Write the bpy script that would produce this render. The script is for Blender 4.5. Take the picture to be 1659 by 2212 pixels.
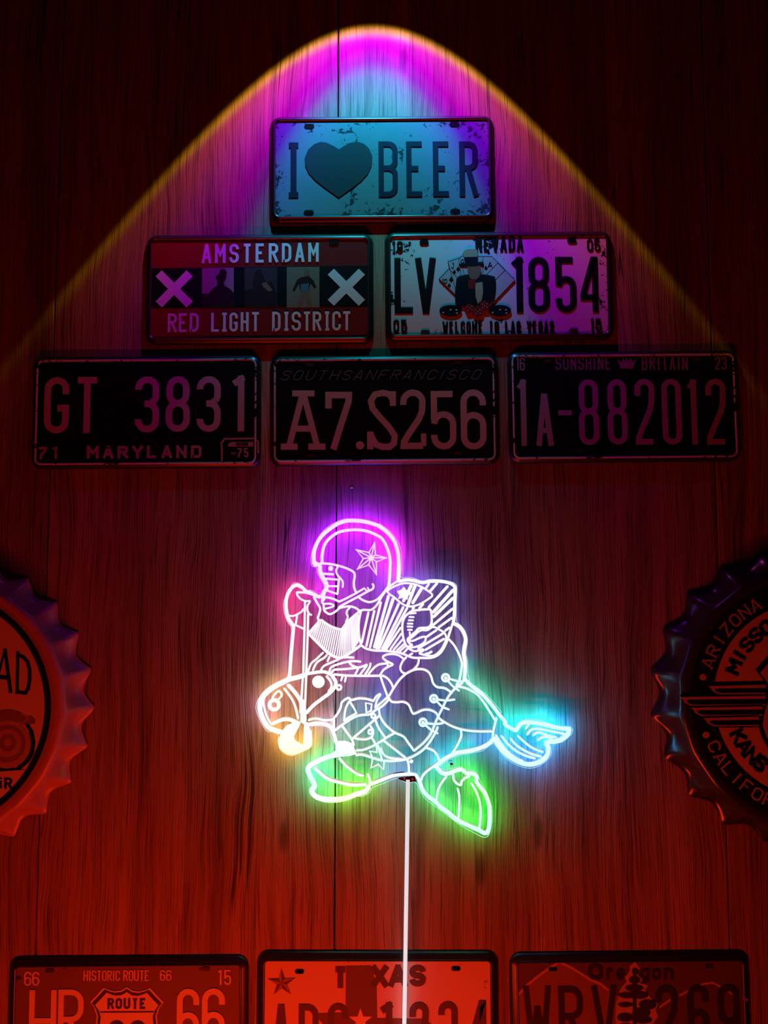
import bpy, bmesh, math, random
from mathutils import Vector, Matrix

for o in list(bpy.data.objects):
    bpy.data.objects.remove(o, do_unlink=True)
scene = bpy.context.scene
COL = scene.collection
random.seed(7)

# ------------------------------------------------------------------ camera
W, H, F = 1659.0, 2212.0, 1661.0          # photo frame and focal length in pixels
D, CZ, PITCH = 1.0, 1.5, math.radians(4.0)
cam = bpy.data.cameras.new('camera')
cam.sensor_fit = 'HORIZONTAL'
cam.sensor_width = 36.0
cam.lens = F / W * 36.0
cam.clip_start = 0.01
camo = bpy.data.objects.new('camera', cam)
COL.objects.link(camo)
camo.location = (0, -D, CZ)
camo.rotation_euler = (math.radians(90) + PITCH, 0, 0)
scene.camera = camo

# ------------------------------------------------------------------ world, exposure
world = bpy.data.worlds.new('world')
scene.world = world
world.use_nodes = True
bgn = world.node_tree.nodes['Background']
bgn.inputs[0].default_value = (0.9, 0.25, 0.2, 1)
bgn.inputs[1].default_value = 0.0035
vs = scene.view_settings
vs.view_transform = 'Standard'
vs.look = 'None'
vs.exposure = 0.0
vs.gamma = 1.0
vs.use_curve_mapping = False


def px(x, y, off=0.0):
    """pixel -> point on the plane parallel to the wall, off metres in front of it"""
    u, v = (x - W / 2) / F, (H / 2 - y) / F
    dx = u
    dy = math.cos(PITCH) - v * math.sin(PITCH)
    dz = math.sin(PITCH) + v * math.cos(PITCH)
    t = (D - off) / dy
    return Vector((dx * t, -off, CZ + dz * t))


# ------------------------------------------------------------------ lamps
def lnk(nt, a, b):
    nt.links.new(a, b)


def mathn(nt, op, a, b=None, clamp=False):
    n = nt.nodes.new('ShaderNodeMath')
    n.operation = op
    n.use_clamp = clamp
    for i, v in enumerate((a, b)):
        if v is None:
            continue
        if isinstance(v, (int, float)):
            n.inputs[i].default_value = v
        else:
            nt.links.new(v, n.inputs[i])
    return n.outputs[0]


def ramp(nt, fac, stops, interp='LINEAR'):
    n = nt.nodes.new('ShaderNodeValToRGB')
    cr = n.color_ramp
    cr.interpolation = interp
    while len(cr.elements) > 1:
        cr.elements.remove(cr.elements[-1])
    cr.elements[0].position = stops[0][0]
    cr.elements[0].color = (*stops[0][1], 1)
    for p, c in stops[1:]:
        e = cr.elements.new(p)
        e.color = (*c, 1)
    if fac is not None:
        nt.links.new(fac, n.inputs[0])
    return n.outputs[0]


# recessed ceiling spot, straight down beside the wall, with a dichroic ring filter
sp = bpy.data.lights.new('ceiling_spot', 'SPOT')
sp.energy = 76.0
sp.shadow_soft_size = 0.004
sp.spot_size = 2 * math.atan(0.7194)
sp.spot_blend = 0.04
sp.use_nodes = True
nt = sp.node_tree
em = nt.nodes['Emission']
tc = nt.nodes.new('ShaderNodeTexCoord')
sx = nt.nodes.new('ShaderNodeSeparateXYZ')
lnk(nt, tc.outputs['Normal'], sx.inputs[0])
nz = mathn(nt, 'ABSOLUTE', sx.outputs[2])
tx = mathn(nt, 'DIVIDE', sx.outputs[0], nz)
ty = mathn(nt, 'DIVIDE', sx.outputs[1], nz)
ty = mathn(nt, 'ABSOLUTE', ty)
qx = mathn(nt, 'MULTIPLY', tx, tx)
qxs = mathn(nt, 'MULTIPLY', qx, 0.66)
qyo = mathn(nt, 'MULTIPLY', mathn(nt, 'SUBTRACT', ty, 0.25), 0.75)
q = mathn(nt, 'SQRT', mathn(nt, 'ADD', qxs, mathn(nt, 'MULTIPLY', qyo, qyo)))
rad = mathn(nt, 'SQRT', mathn(nt, 'ADD', qx, mathn(nt, 'MULTIPLY', ty, ty)))
ring = ramp(nt, q, [(0.0, (0.005, 0.38, 0.42)), (0.10, (0.01, 0.44, 0.58)), (0.16, (0.02, 0.45, 0.80)),
                    (0.205, (0.06, 0.42, 0.98)), (0.238, (0.12, 0.26, 1.0)), (0.265, (0.26, 0.03, 1.0)), (0.30, (0.44, 0.0, 0.92)),
                    (0.36, (0.50, 0.03, 0.62)), (0.42, (0.46, 0.05, 0.22)), (0.50, (0.36, 0.07, 0.07)), (1.0, (0.32, 0.08, 0.02))])
edge = ramp(nt, rad, [(0.0, (0, 0, 0)), (0.680, (0, 0, 0)), (0.708, (1, 1, 1)), (1.0, (1, 1, 1))])
mx = nt.nodes.new('ShaderNodeMix')
mx.data_type = 'RGBA'
lnk(nt, edge, mx.inputs[0])
lnk(nt, ring, mx.inputs[6])
mx.inputs[7].default_value = (0.62, 0.36, 0.004, 1)
lnk(nt, mx.outputs[2], em.inputs[0])
# the lens throws its light towards the wall's upper part; little goes straight down
lobe = ramp(nt, ty, [(0.0, (0, 0, 0)), (0.13, (0.01, 0.01, 0.01)), (0.215, (0.06, 0.06, 0.06)), (0.26, (0.18, 0.18, 0.18)), (0.33, (0.5, 0.5, 0.5)), (0.5, (1, 1, 1))], 'EASE')
sepc = nt.nodes.new('ShaderNodeSeparateColor')
lnk(nt, lobe, sepc.inputs[0])
lnk(nt, sepc.outputs[0], em.inputs[1])
spo = bpy.data.objects.new('ceiling_spot', sp)
COL.objects.link(spo)
spo.location = (-0.015, -0.195, 2.505)

# red room light low in front of the wall
rl = bpy.data.lights.new('red_light_bar', 'AREA')
rl.shape = 'RECTANGLE'
rl.size, rl.size_y = 0.7, 0.03
rl.energy = 4.3
rl.color = (1.0, 0.028, 0.003)
rlo = bpy.data.objects.new('red_light_bar', rl)
COL.objects.link(rlo)
rlo.location = px(600, 2600) + Vector((0, -0.50, 0))
rlo.rotation_euler = (math.radians(90 + 34), 0, 0)      # faces the wall, tipped upwards


# ------------------------------------------------------------------ helpers
def tag(o, label=None, cat=None, group=None, kind=None):
    if label:
        o['label'] = label
    if cat:
        o['category'] = cat
    if group:
        o['group'] = group
    if kind:
        o['kind'] = kind
    return o


def empty(name, loc, roty=0.0):
    o = bpy.data.objects.new(name, None)
    o.empty_display_size = 0.05
    COL.objects.link(o)
    o.location = loc
    o.rotation_euler = (0, roty, 0)
    return o


def mobj(name, verts, faces, mat, parent=None, smooth=False, cols=None, label=None):
    me = bpy.data.meshes.new(name)
    me.from_pydata(verts, [], faces)
    if cols:
        a = me.color_attributes.new('glow', 'FLOAT_COLOR', 'POINT')
        for i, c in enumerate(cols):
            a.data[i].color = (*c, 1)
    if smooth:
        me.polygons.foreach_set('use_smooth', [True] * len(me.polygons))
    me.update()
    me.materials.append(mat)
    o = bpy.data.objects.new(name, me)
    COL.objects.link(o)
    if parent:
        o.parent = parent
    if label:
        o['label'] = label
    return o


def newmat(name):
    m = bpy.data.materials.new(name)
    m.use_nodes = True
    return m, m.node_tree, m.node_tree.nodes['Principled BSDF']


def noise(nt, vec, scale, detail=3.0, rough=0.55, dist=0.0):
    n = nt.nodes.new('ShaderNodeTexNoise')
    n.inputs['Scale'].default_value = scale
    n.inputs['Detail'].default_value = detail
    n.inputs['Roughness'].default_value = rough
    n.inputs['Distortion'].default_value = dist
    nt.links.new(vec, n.inputs['Vector'])
    return n.outputs[0]


def mapping(nt, vec, scale=(1, 1, 1), loc=None):
    n = nt.nodes.new('ShaderNodeMapping')
    n.inputs['Scale'].default_value = scale
    if loc is not None:
        nt.links.new(loc, n.inputs['Location'])
    nt.links.new(vec, n.inputs['Vector'])
    return n.outputs[0]


def mixc(nt, fac, a, b, mode='MIX'):
    n = nt.nodes.new('ShaderNodeMix')
    n.data_type = 'RGBA'
    n.blend_type = mode
    for i, v in ((0, fac), (6, a), (7, b)):
        if isinstance(v, tuple):
            n.inputs[i].default_value = (*v, 1) if len(v) == 3 else v
        elif isinstance(v, (int, float)):
            n.inputs[i].default_value = v
        else:
            nt.links.new(v, n.inputs[i])
    return n.outputs[2]


# ------------------------------------------------------------------ materials
def wood_material():
    m, nt, bs = newmat('wood_plank')
    tc = nt.nodes.new('ShaderNodeTexCoord')
    oi = nt.nodes.new('ShaderNodeObjectInfo')
    cmb = nt.nodes.new('ShaderNodeCombineXYZ')
    nt.links.new(mathn(nt, 'MULTIPLY', oi.outputs['Random'], 7.0), cmb.inputs[0])
    nt.links.new(mathn(nt, 'MULTIPLY', oi.outputs['Random'], 13.0), cmb.inputs[2])
    v = nt.nodes.new('ShaderNodeVectorMath')
    v.operation = 'ADD'
    nt.links.new(tc.outputs['Object'], v.inputs[0])
    nt.links.new(cmb.outputs[0], v.inputs[1])
    P = v.outputs[0]
    # slow wander of the grain
    wob = noise(nt, mapping(nt, P, (3, 3, 1.6)), 2.0, 2)
    wv = nt.nodes.new('ShaderNodeCombineXYZ')
    nt.links.new(mathn(nt, 'MULTIPLY', mathn(nt, 'SUBTRACT', wob, 0.5), 0.035), wv.inputs[0])
    v2 = nt.nodes.new('ShaderNodeVectorMath')
    v2.operation = 'ADD'
    nt.links.new(P, v2.inputs[0])
    nt.links.new(wv.outputs[0], v2.inputs[1])
    G = v2.outputs[0]
    broad = noise(nt, mapping(nt, G, (22, 22, 0.9)), 1.0, 3)
    mid = noise(nt, mapping(nt, G, (80, 80, 1.9)), 1.0, 4, 0.6)
    fine = noise(nt, mapping(nt, G, (520, 520, 9.0)), 1.0, 3, 0.6)
    c1 = ramp(nt, broad, [(0.30, (0.200, 0.118, 0.078)), (0.5, (0.300, 0.188, 0.125)), (0.72, (0.395, 0.262, 0.180))])
    midm = ramp(nt, mid, [(0.33, (0.58, 0.56, 0.54)), (0.49, (1, 1, 1)), (1, (1.08, 1.08, 1.08))])
    finem = ramp(nt, fine, [(0.33, (0.24, 0.22, 0.21)), (0.49, (1, 1, 1)), (1, (1.05, 1.05, 1.05))])
    # dark drying cracks
    ck = noise(nt, mapping(nt, G, (52, 52, 1.15)), 1.0, 1.5, 0.5)
    ckm = ramp(nt, mathn(nt, 'ABSOLUTE', mathn(nt, 'SUBTRACT', ck, 0.5)), [(0.0, (0.16, 0.14, 0.13)), (0.005, (0.3, 0.28, 0.27)), (0.011, (1, 1, 1))])
    ckw = ramp(nt, noise(nt, mapping(nt, P, (11, 11, 3.2)), 1.0, 1), [(0.54, (0, 0, 0)), (0.62, (1, 1, 1))])
    # knots
    vo = nt.nodes.new('ShaderNodeTexVoronoi')
    vo.inputs['Scale'].default_value = 1.0
    nt.links.new(mapping(nt, G, (9.5, 9.5, 3.0)), vo.inputs['Vector'])
    knot = ramp(nt, vo.outputs['Distance'], [(0.0, (0.22, 0.2, 0.18)), (0.045, (0.35, 0.33, 0.31)), (0.085, (1, 1, 1))])
    c = mixc(nt, 1.0, c1, midm, 'MULTIPLY')
    c = mixc(nt, 0.9, c, finem, 'MULTIPLY')
    c = mixc(nt, ckw, c, mixc(nt, 1.0, c, ckm, 'MULTIPLY'))
    c = mixc(nt, 0.85, c, knot, 'MULTIPLY')
    tone = ramp(nt, oi.outputs['Random'], [(0, (0.80, 0.78, 0.76)), (1, (1.12, 1.12, 1.12))])
    c = mixc(nt, 1.0, c, tone, 'MULTIPLY')
    nt.links.new(c, bs.inputs['Base Color'])
    bs.inputs['Roughness'].default_value = 0.62
    bs.inputs['Specular IOR Level'].default_value = 0.3
    hgt = mathn(nt, 'ADD', mathn(nt, 'MULTIPLY', fine, 1.0), mathn(nt, 'MULTIPLY', mid, 0.8))
    bp = nt.nodes.new('ShaderNodeBump')
    bp.inputs['Strength'].default_value = 0.9
    bp.inputs['Distance'].default_value = 0.0012
    nt.links.new(hgt, bp.inputs['Height'])
    nt.links.new(bp.outputs[0], bs.inputs['Normal'])
    return m


def plain(name, col, rough=0.5, metal=0.0, spec=0.5):
    m, nt, bs = newmat(name)
    tc = nt.nodes.new('ShaderNodeTexCoord')
    n = noise(nt, tc.outputs['Object'], 60.0, 4)
    c = mixc(nt, n, tuple(x * 0.82 for x in col), tuple(min(1, x * 1.12) for x in col))
    nt.links.new(c, bs.inputs['Base Color'])
    bs.inputs['Roughness'].default_value = rough
    bs.inputs['Metallic'].default_value = metal
    bs.inputs['Specular IOR Level'].default_value = spec
    return m


CHIPN = [0]


def paint(name, col, chip=(0.012, 0.010, 0.010), amount=0.5, rough=0.38, spec=0.35, seed=0.0, edge=True):
    """enamel paint with ragged chips; chips crowd towards the plate's border"""
    m, nt, bs = newmat(name)
    tc = nt.nodes.new('ShaderNodeTexCoord')
    P = tc.outputs['Object']
    cv = nt.nodes.new('ShaderNodeCombineXYZ')
    cv.inputs[0].default_value = seed * 3.1
    cv.inputs[1].default_value = seed * 1.7
    v = nt.nodes.new('ShaderNodeVectorMath')
    v.operation = 'ADD'
    nt.links.new(P, v.inputs[0])
    nt.links.new(cv.outputs[0], v.inputs[1])
    sq = mapping(nt, v.outputs[0], (1, 0.0, 1))
    n1 = noise(nt, sq, 130.0, 6, 0.68, 0.6)
    n2 = noise(nt, sq, 26.0, 2, 0.5)
    s = nt.nodes.new('ShaderNodeSeparateXYZ')
    nt.links.new(P, s.inputs[0])
    ex = mathn(nt, 'SUBTRACT', 0.150, mathn(nt, 'ABSOLUTE', s.outputs[0]))
    ez = mathn(nt, 'SUBTRACT', 0.075, mathn(nt, 'ABSOLUTE', s.outputs[2]))
    e = mathn(nt, 'MINIMUM', ex, ez)
    e = mathn(nt, 'SUBTRACT', 1.0, mathn(nt, 'MULTIPLY', e, 26.0), True)
    f = mathn(nt, 'ADD', mathn(nt, 'MULTIPLY', n1, 0.62), mathn(nt, 'MULTIPLY', n2, 0.50))
    if edge:
        f = mathn(nt, 'ADD', f, mathn(nt, 'MULTIPLY', e, 0.09))
    lo = 0.80 - 0.2 * amount
    k = ramp(nt, f, [(0.0, (0, 0, 0)), (lo, (0, 0, 0)), (lo + 0.012, (1, 1, 1)), (1, (1, 1, 1))])
    c = mixc(nt, mathn(nt, 'MULTIPLY', n2, 0.35), col, tuple(x * 0.7 for x in col))
    c = mixc(nt, k, c, chip)
    nt.links.new(c, bs.inputs['Base Color'])
    bs.inputs['Roughness'].default_value = rough
    bs.inputs['Specular IOR Level'].default_value = spec * 0.4
    bp = nt.nodes.new('ShaderNodeBump')
    bp.inputs['Strength'].default_value = 0.25
    bp.inputs['Distance'].default_value = 0.0004
    bp.invert = True
    nt.links.new(k, bp.inputs['Height'])
    nt.links.new(bp.outputs[0], bs.inputs['Normal'])
    return m


def glow_material(name, strength, whiten):
    m = bpy.data.materials.new(name)
    m.use_nodes = True
    nt = m.node_tree
    nt.nodes.remove(nt.nodes['Principled BSDF'])
    e = nt.nodes.new('ShaderNodeEmission')
    a = nt.nodes.new('ShaderNodeAttribute')
    a.attribute_name = 'glow'
    c = mixc(nt, whiten, a.outputs['Color'], (1, 1, 1))
    nt.links.new(c, e.inputs[0])
    e.inputs[1].default_value = strength
    nt.links.new(e.outputs[0], nt.nodes['Material Output'].inputs[0])
    return m


def clear_material(name, gloss=0.05, tint=(1, 1, 1), milky=0.0):
    m = bpy.data.materials.new(name)
    m.use_nodes = True
    nt = m.node_tree
    nt.nodes.remove(nt.nodes['Principled BSDF'])
    t = nt.nodes.new('ShaderNodeBsdfTransparent')
    t.inputs[0].default_value = (*tint, 1)
    g = nt.nodes.new('ShaderNodeBsdfGlossy')
    g.inputs['Roughness'].default_value = 0.08
    mix = nt.nodes.new('ShaderNodeMixShader')
    mix.inputs[0].default_value = gloss
    nt.links.new(t.outputs[0], mix.inputs[1])
    nt.links.new(g.outputs[0], mix.inputs[2])
    out = mix.outputs[0]
    if milky:
        tr = nt.nodes.new('ShaderNodeBsdfTranslucent')
        m2 = nt.nodes.new('ShaderNodeMixShader')
        m2.inputs[0].default_value = milky
        nt.links.new(out, m2.inputs[1])
        nt.links.new(tr.outputs[0], m2.inputs[2])
        out = m2.outputs[0]
    nt.links.new(out, nt.nodes['Material Output'].inputs[0])
    return m


M_WOOD = wood_material()
M_DARK = plain('backing_board', (0.02, 0.012, 0.009), 0.9)
M_RIM = plain('aged_black_rim', (0.016, 0.014, 0.015), 0.32, 0.0, 0.6)
M_BEAD = plain('worn_tin_bead', (0.16, 0.155, 0.16), 0.28, 0.85)
M_SLOT = plain('slot_shadow', (0.004, 0.004, 0.004), 0.9, 0, 0.1)
M_LINE = glow_material('lit_engraving', 1.55, 0.46)
M_LED = glow_material('led_strip', 85.0, 0.0)
M_WHITEP = plain('white_plastic', (0.80, 0.80, 0.80), 0.4)
M_BACK_GLOW = glow_material('added_back_glow', 20.0, 0.0)
M_EDGE = glow_material('lit_acrylic_edge', 0.95, 0.35)
M_CLEAR = clear_material('clear_acrylic', 0.012)
M_TAPE = clear_material('clear_tape', 0.03, (1, 1, 1), 0.10)

# ------------------------------------------------------------------ wall of planks
wall = mobj('wall_back', *(lambda x0, x1, z0, z1, y0, y1: (
    [(x0, y0, z0), (x1, y0, z0), (x1, y0, z1), (x0, y0, z1), (x0, y1, z0), (x1, y1, z0), (x1, y1, z1), (x0, y1, z1)],
    [(0, 1, 2, 3), (7, 6, 5, 4), (0, 4, 5, 1), (1, 5, 6, 2), (2, 6, 7, 3), (3, 7, 4, 0)]))(-1.15, 1.15, 0.30, 2.75, 0.0125, 0.03), M_DARK)
tag(wall, 'dark reddish brown wood plank wall behind the plates', None, None, 'structure')
# seams read off the photo where the plank tone changes (pixel x at y = 1222, the camera's own height)
SEAM = [(-780, 0), (-610, 0), (-430, 1), (-250, 0), (-80, 0), (101, 1), (330, 0), (561, 0), (726, 1),
        (893, 0), (1106, 0), (1330, 0), (1552, 1), (1760, 0), (1960, 1), (2180, 0), (2420, 0)]
for (a, ga), (b, gb) in zip(SEAM[:-1], SEAM[1:]):
    xa, xb = px(a, 1222).x + (0.0008 if ga else 0.00012), px(b, 1222).x - (0.0008 if gb else 0.00012)
    bz = 0.0009
    z0, z1 = 0.32, 2.72
    prof = [(xa, 0.012), (xa, bz), (xa + bz, 0.0), (xb - bz, 0.0), (xb, bz), (xb, 0.012)]
    if not ga:
        prof[1] = (xa, 0.0001); prof[2] = (xa + 0.0001, 0.0)
    if not gb:
        prof[3] = (xb - 0.0001, 0.0); prof[4] = (xb, 0.0001)
    vs_ = [(x, y, z0) for x, y in prof] + [(x, y, z1) for x, y in prof]
    n = len(prof)
    fs = [(i, i + 1, n + i + 1, n + i) for i in range(n - 1)] + [tuple(range(n))[::-1], tuple(range(n, 2 * n))]
    mobj('plank', vs_, fs, M_WOOD, wall)

# ------------------------------------------------------------------ stroke letters
PI = math.pi


def arc(cx, cy, rx, ry, a0, a1, n=8):
    return [(cx + rx * math.cos(math.radians(a0 + (a1 - a0) * i / n)), cy + ry * math.sin(math.radians(a0 + (a1 - a0) * i / n))) for i in range(n + 1)]


def glyph(ch, w, h):
    """centre lines of a condensed plate letter in a w x h box"""
    R = min(w / 2, h / 4)
    c = w / 2
    if ch in 'O0Qo':
        p = [arc(c, h - R, c, R, 180, 0) + arc(c, R, c, R, 0, -180) + [(0, h - R)]]
        if ch == 'Q':
            p.append([(c, h * .25), (w, -h * .05)])
        return p
    if ch == 'C':
        return [[(w, h * .70)] + arc(c, h - R, c, R, 0, 180) + arc(c, R, c, R, 180, 360) + [(w, h * .30)]]
    if ch == 'G':
        return [[(w, h * .72)] + arc(c, h - R, c, R, 0, 180) + arc(c, R, c, R, 180, 360) + [(w, h * .44), (w * .55, h * .44)]]
    if ch == 'S':
        return [[(w, h * .75)] + arc(c, h - R, c, R, 0, 180) + arc(c, h / 2 + R, c, R, 180, 270)[:-2] + arc(c, h / 2 - R, c, R, 90, 0)[2:] + arc(c, R, c, R, 0, -180) + [(0, h * .25)]]
    if ch == '3':
        r = min(c, h * .24)
        return [[(0, h * .80)] + arc(c, h - r, c, r, 180, 0) + arc(c, h * .51 + r, c, r, 0, -90)[1:] + [(w * .36, h * .51)],
                [(w * .5, h * .51)] + arc(c, h * .51 - r, c, r, 90, 0)[1:] + arc(c, r, c, r, 0, -180) + [(0, h * .20)]]
    if ch == '8':
        r = min(c, h * .23)
        k = c * .94
        return [arc(c, h - r, k, r, 180, 0) + arc(c, h * .515 + r, k, r, 0, -180) + [(c - k, h - r)],
                arc(c, h * .515 - r, c, r, 180, 0) + arc(c, r, c, r, 0, -180) + [(0, h * .515 - r)]]
    if ch == '2':
        return [[(0, h * .77)] + arc(c, h - R, c, R, 180, 0) + [(w * .96, h * .64), (w * .8, h * .5), (w * .3, h * .24), (0.02 * w, h * .08), (0, 0), (w, 0)]]
    if ch == '1':
        return [[(w * .08, h * .90), (w * .62, h)], [(w * .62, h), (w * .62, 0)]]
    if ch == '5':
        yb = h * .61
        return [[(w, h), (0, h), (0, h * .50)], arc(c, yb - R, c, R, 180, 0) + arc(c, R, c, R, 0, -180) + [(0, h * .22)]]
    if ch in '69':
        yb = h * .58
        a = [[(w, h * .76)] + arc(c, h - R, c, R, 0, 180) + arc(c, R, c, R, 180, 270),
             arc(c, yb - R, c, R, 180, 0) + arc(c, R, c, R, 0, -90)]
        if ch == '9':
            a = [[(w - x, h - y) for x, y in p] for p in a]
        return a
    if ch == '4':
        return [[(w * .80, 0), (w * .80, h), (w * .70, h), (0, h * .30), (0, h * .24), (w, h * .24)]]
    if ch == '7':
        return [[(0, h), (w, h), (w * .92, h * .80), (w * .40, h * .3), (w * .30, 0)]]
    if ch == 'A':
        return [[(0, 0), (c * .92, h)], [(c * 1.08, h), (w, 0)], [(w * .13, h * .27), (w * .87, h * .27)]]
    if ch in 'BPR':
        r = min(w * .5, h * .22)
        m = h * .52
        up = [(0, m), (w - r, m)] + arc(w - r, m + r, r, r, -90, 0)[1:] + arc(w - r, h - r, r, r, 0, 90) + [(0, h)]
        p = [[(0, 0), (0, h)], up]
        if ch == 'B':
            p.append([(0, 0), (w - r, 0)] + arc(w - r, r, r, r, -90, 0)[1:] + arc(w - r, m - r, r, r, 0, 90) + [(w * .4, m)])
        if ch == 'R':
            p.append([(w * .45, m), (w, 0)])
        return p
    if ch == 'D':
        r = min(w * .6, h * .25)
        return [[(0, 0), (0, h), (w - r, h)] + arc(w - r, h - r, r, r, 90, 0) + arc(w - r, r, r, r, 0, -90) + [(0, 0)]]
    if ch == 'E':
        return [[(w, h), (0, h), (0, 0), (w, 0)], [(0, h * .51), (w * .72, h * .51)]]
    if ch == 'F':
        return [[(w, h), (0, h), (0, 0)], [(0, h * .51), (w * .72, h * .51)]]
    if ch == 'H':
        return [[(0, 0), (0, h)], [(w, 0), (w, h)], [(0, h / 2), (w, h / 2)]]
    if ch == 'I':
        return [[(c, 0), (c, h)]]
    if ch == 'Ì':                                   # capital I with cross bars
        return [[(c, 0), (c, h)], [(0, h), (w, h)], [(0, 0), (w, 0)]]
    if ch == 'J':
        return [[(w * .3, h), (w, h)], [(w * .75, h)] + arc(w * .375, R, w * .375, R, 0, -180)]
    if ch == 'K':
        return [[(0, 0), (0, h)], [(w, h), (0, h * .42)], [(w * .3, h * .58), (w, 0)]]
    if ch == 'L':
        return [[(0, h), (0, 0), (w, 0)]]
    if ch == 'M':
        return [[(0, 0), (0, h)], [(0, h), (c, h * .42), (w, h)], [(w, h), (w, 0)]]
    if ch == 'N':
        return [[(0, 0), (0, h)], [(0, h), (w, 0)], [(w, 0), (w, h)]]
    if ch == 'T':
        return [[(0, h), (w, h)], [(c, h), (c, 0)]]
    if ch == 'U':
        return [[(0, h)] + arc(c, R, c, R, 180, 360) + [(w, h)]]
    if ch == 'V':
        return [[(0, h), (c * .94, 0)], [(c * 1.06, 0), (w, h)]]
    if ch == 'W':
        return [[(0, h), (w * .25, 0)], [(w * .25, 0), (c, h * .7)], [(c, h * .7), (w * .75, 0)], [(w * .75, 0), (w, h)]]
    if ch == 'X':
        return [[(0, 0), (w, h)], [(0, h), (w, 0)]]
    if ch == 'Y':
        return [[(0, h), (c, h * .45), (w, h)], [(c, h * .45), (c, 0)]]
    if ch == 'Z':
        return [[(0, h), (w, h), (0, 0), (w, 0)]]
    if ch == '-':
        return [[(0, h / 2), (w, h / 2)]]
    if ch == 'r':
        return [[(0, 0), (0, h)], [(0, h * .7), (w * .5, h), (w, h * .92)]]
    if ch == 'e':
        return [[(0, h / 2), (w, h / 2)] + arc(c, h / 2, c, h / 2, 0, 320, 14)[1:]]
    if ch == 'g':
        return [arc(c, h / 2, c, h / 2, 0, 360, 14), [(w, h), (w, -h * .2), (c, -h * .45), (0, -h * .25)]]
    if ch == 'n':
        return [[(0, 0), (0, h)], [(0, h * .6)] + arc(c, h * .6, c, h * .4, 180, 0) + [(w, 0)]]
    if ch == 'i':
        return [[(c, 0), (c, h * .62)], [(c, h * .82), (c, h)]]
    return []


def ribbon(pts, w, y0, y1, V, Fc, closed=False):
    """flat band along pts (x,z) with mitred joins; y0 = back, y1 = front"""
    q = [pts[0]]
    for p in pts[1:]:
        if (p[0] - q[-1][0]) ** 2 + (p[1] - q[-1][1]) ** 2 > 1e-12:
            q.append(p)
    if closed or (len(q) > 3 and (q[0][0] - q[-1][0]) ** 2 + (q[0][1] - q[-1][1]) ** 2 < 1e-11):
        closed = True
        if (q[0][0] - q[-1][0]) ** 2 + (q[0][1] - q[-1][1]) ** 2 < 1e-11:
            q = q[:-1]
    n = len(q)
    if n < 2:
        return
    b = len(V)
    for i in range(n):
        p = Vector(q[i])
        a = Vector(q[i - 1]) if (i > 0 or closed) else None
        c = Vector(q[(i + 1) % n]) if (i < n - 1 or closed) else None
        d1 = (p - a).normalized() if a is not None else None
        d2 = (c - p).normalized() if c is not None else None
        if d1 is None:
            d1 = d2
        if d2 is None:
            d2 = d1
        n1, n2 = Vector((-d1.y, d1.x)), Vector((-d2.y, d2.x))
        m = n1 + n2
        if m.length < 1e-6:
            m = n1
        m.normalize()
        k = min(1.0 / max(m.dot(n1), 0.35), 2.2)
        L, Rr = p + m * (w / 2 * k), p - m * (w / 2 * k)
        V += [(L.x, y1, L.y), (Rr.x, y1, Rr.y), (L.x, y0, L.y), (Rr.x, y0, Rr.y)]
    for i in range(n if closed else n - 1):
        s, t = b + 4 * i, b + 4 * ((i + 1) % n)
        Fc += [(s, s + 1, t + 1, t), (s + 2, s, t, t + 2), (s + 1, s + 3, t + 3, t + 1)]
    if not closed:
        for s in (b, b + 4 * (n - 1)):
            Fc.append((s, s + 1, s + 3, s + 2))


def poly_prism(pts, y0, y1, V, Fc):
    b, n = len(V), len(pts)
    V += [(x, y1, z) for x, z in pts] + [(x, y0, z) for x, z in pts]
    Fc.append(tuple(range(b, b + n)))
    for i in range(n):
        j = (i + 1) % n
        Fc.append((b + i, b + j, b + n + j, b + n + i))


def disc_pts(cx, cz, rx, rz, n=24):
    return [(cx + rx * math.cos(2 * PI * i / n), cz + rz * math.sin(2 * PI * i / n)) for i in range(n)]


def star_pts(cx, cz, r, rin=0.40, rot=90, n=5):
    return [(cx + (r if i % 2 == 0 else r * rin) * math.cos(math.radians(rot + 180.0 * i / n)),
             cz + (r if i % 2 == 0 else r * rin) * math.sin(math.radians(rot + 180.0 * i / n))) for i in range(2 * n)]


def rrect(w, h, r, n=6):
    out = []
    for cx, cz, a in ((w / 2 - r, h / 2 - r, 0), (-w / 2 + r, h / 2 - r, 90), (-w / 2 + r, -h / 2 + r, 180), (w / 2 - r, -h / 2 + r, 270)):
        out += [(cx + r * math.cos(math.radians(a + 90 * i / n)), cz + r * math.sin(math.radians(a + 90 * i / n))) for i in range(n + 1)]
    return out


# ------------------------------------------------------------------ licence plates
FACE = -0.0056


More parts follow.
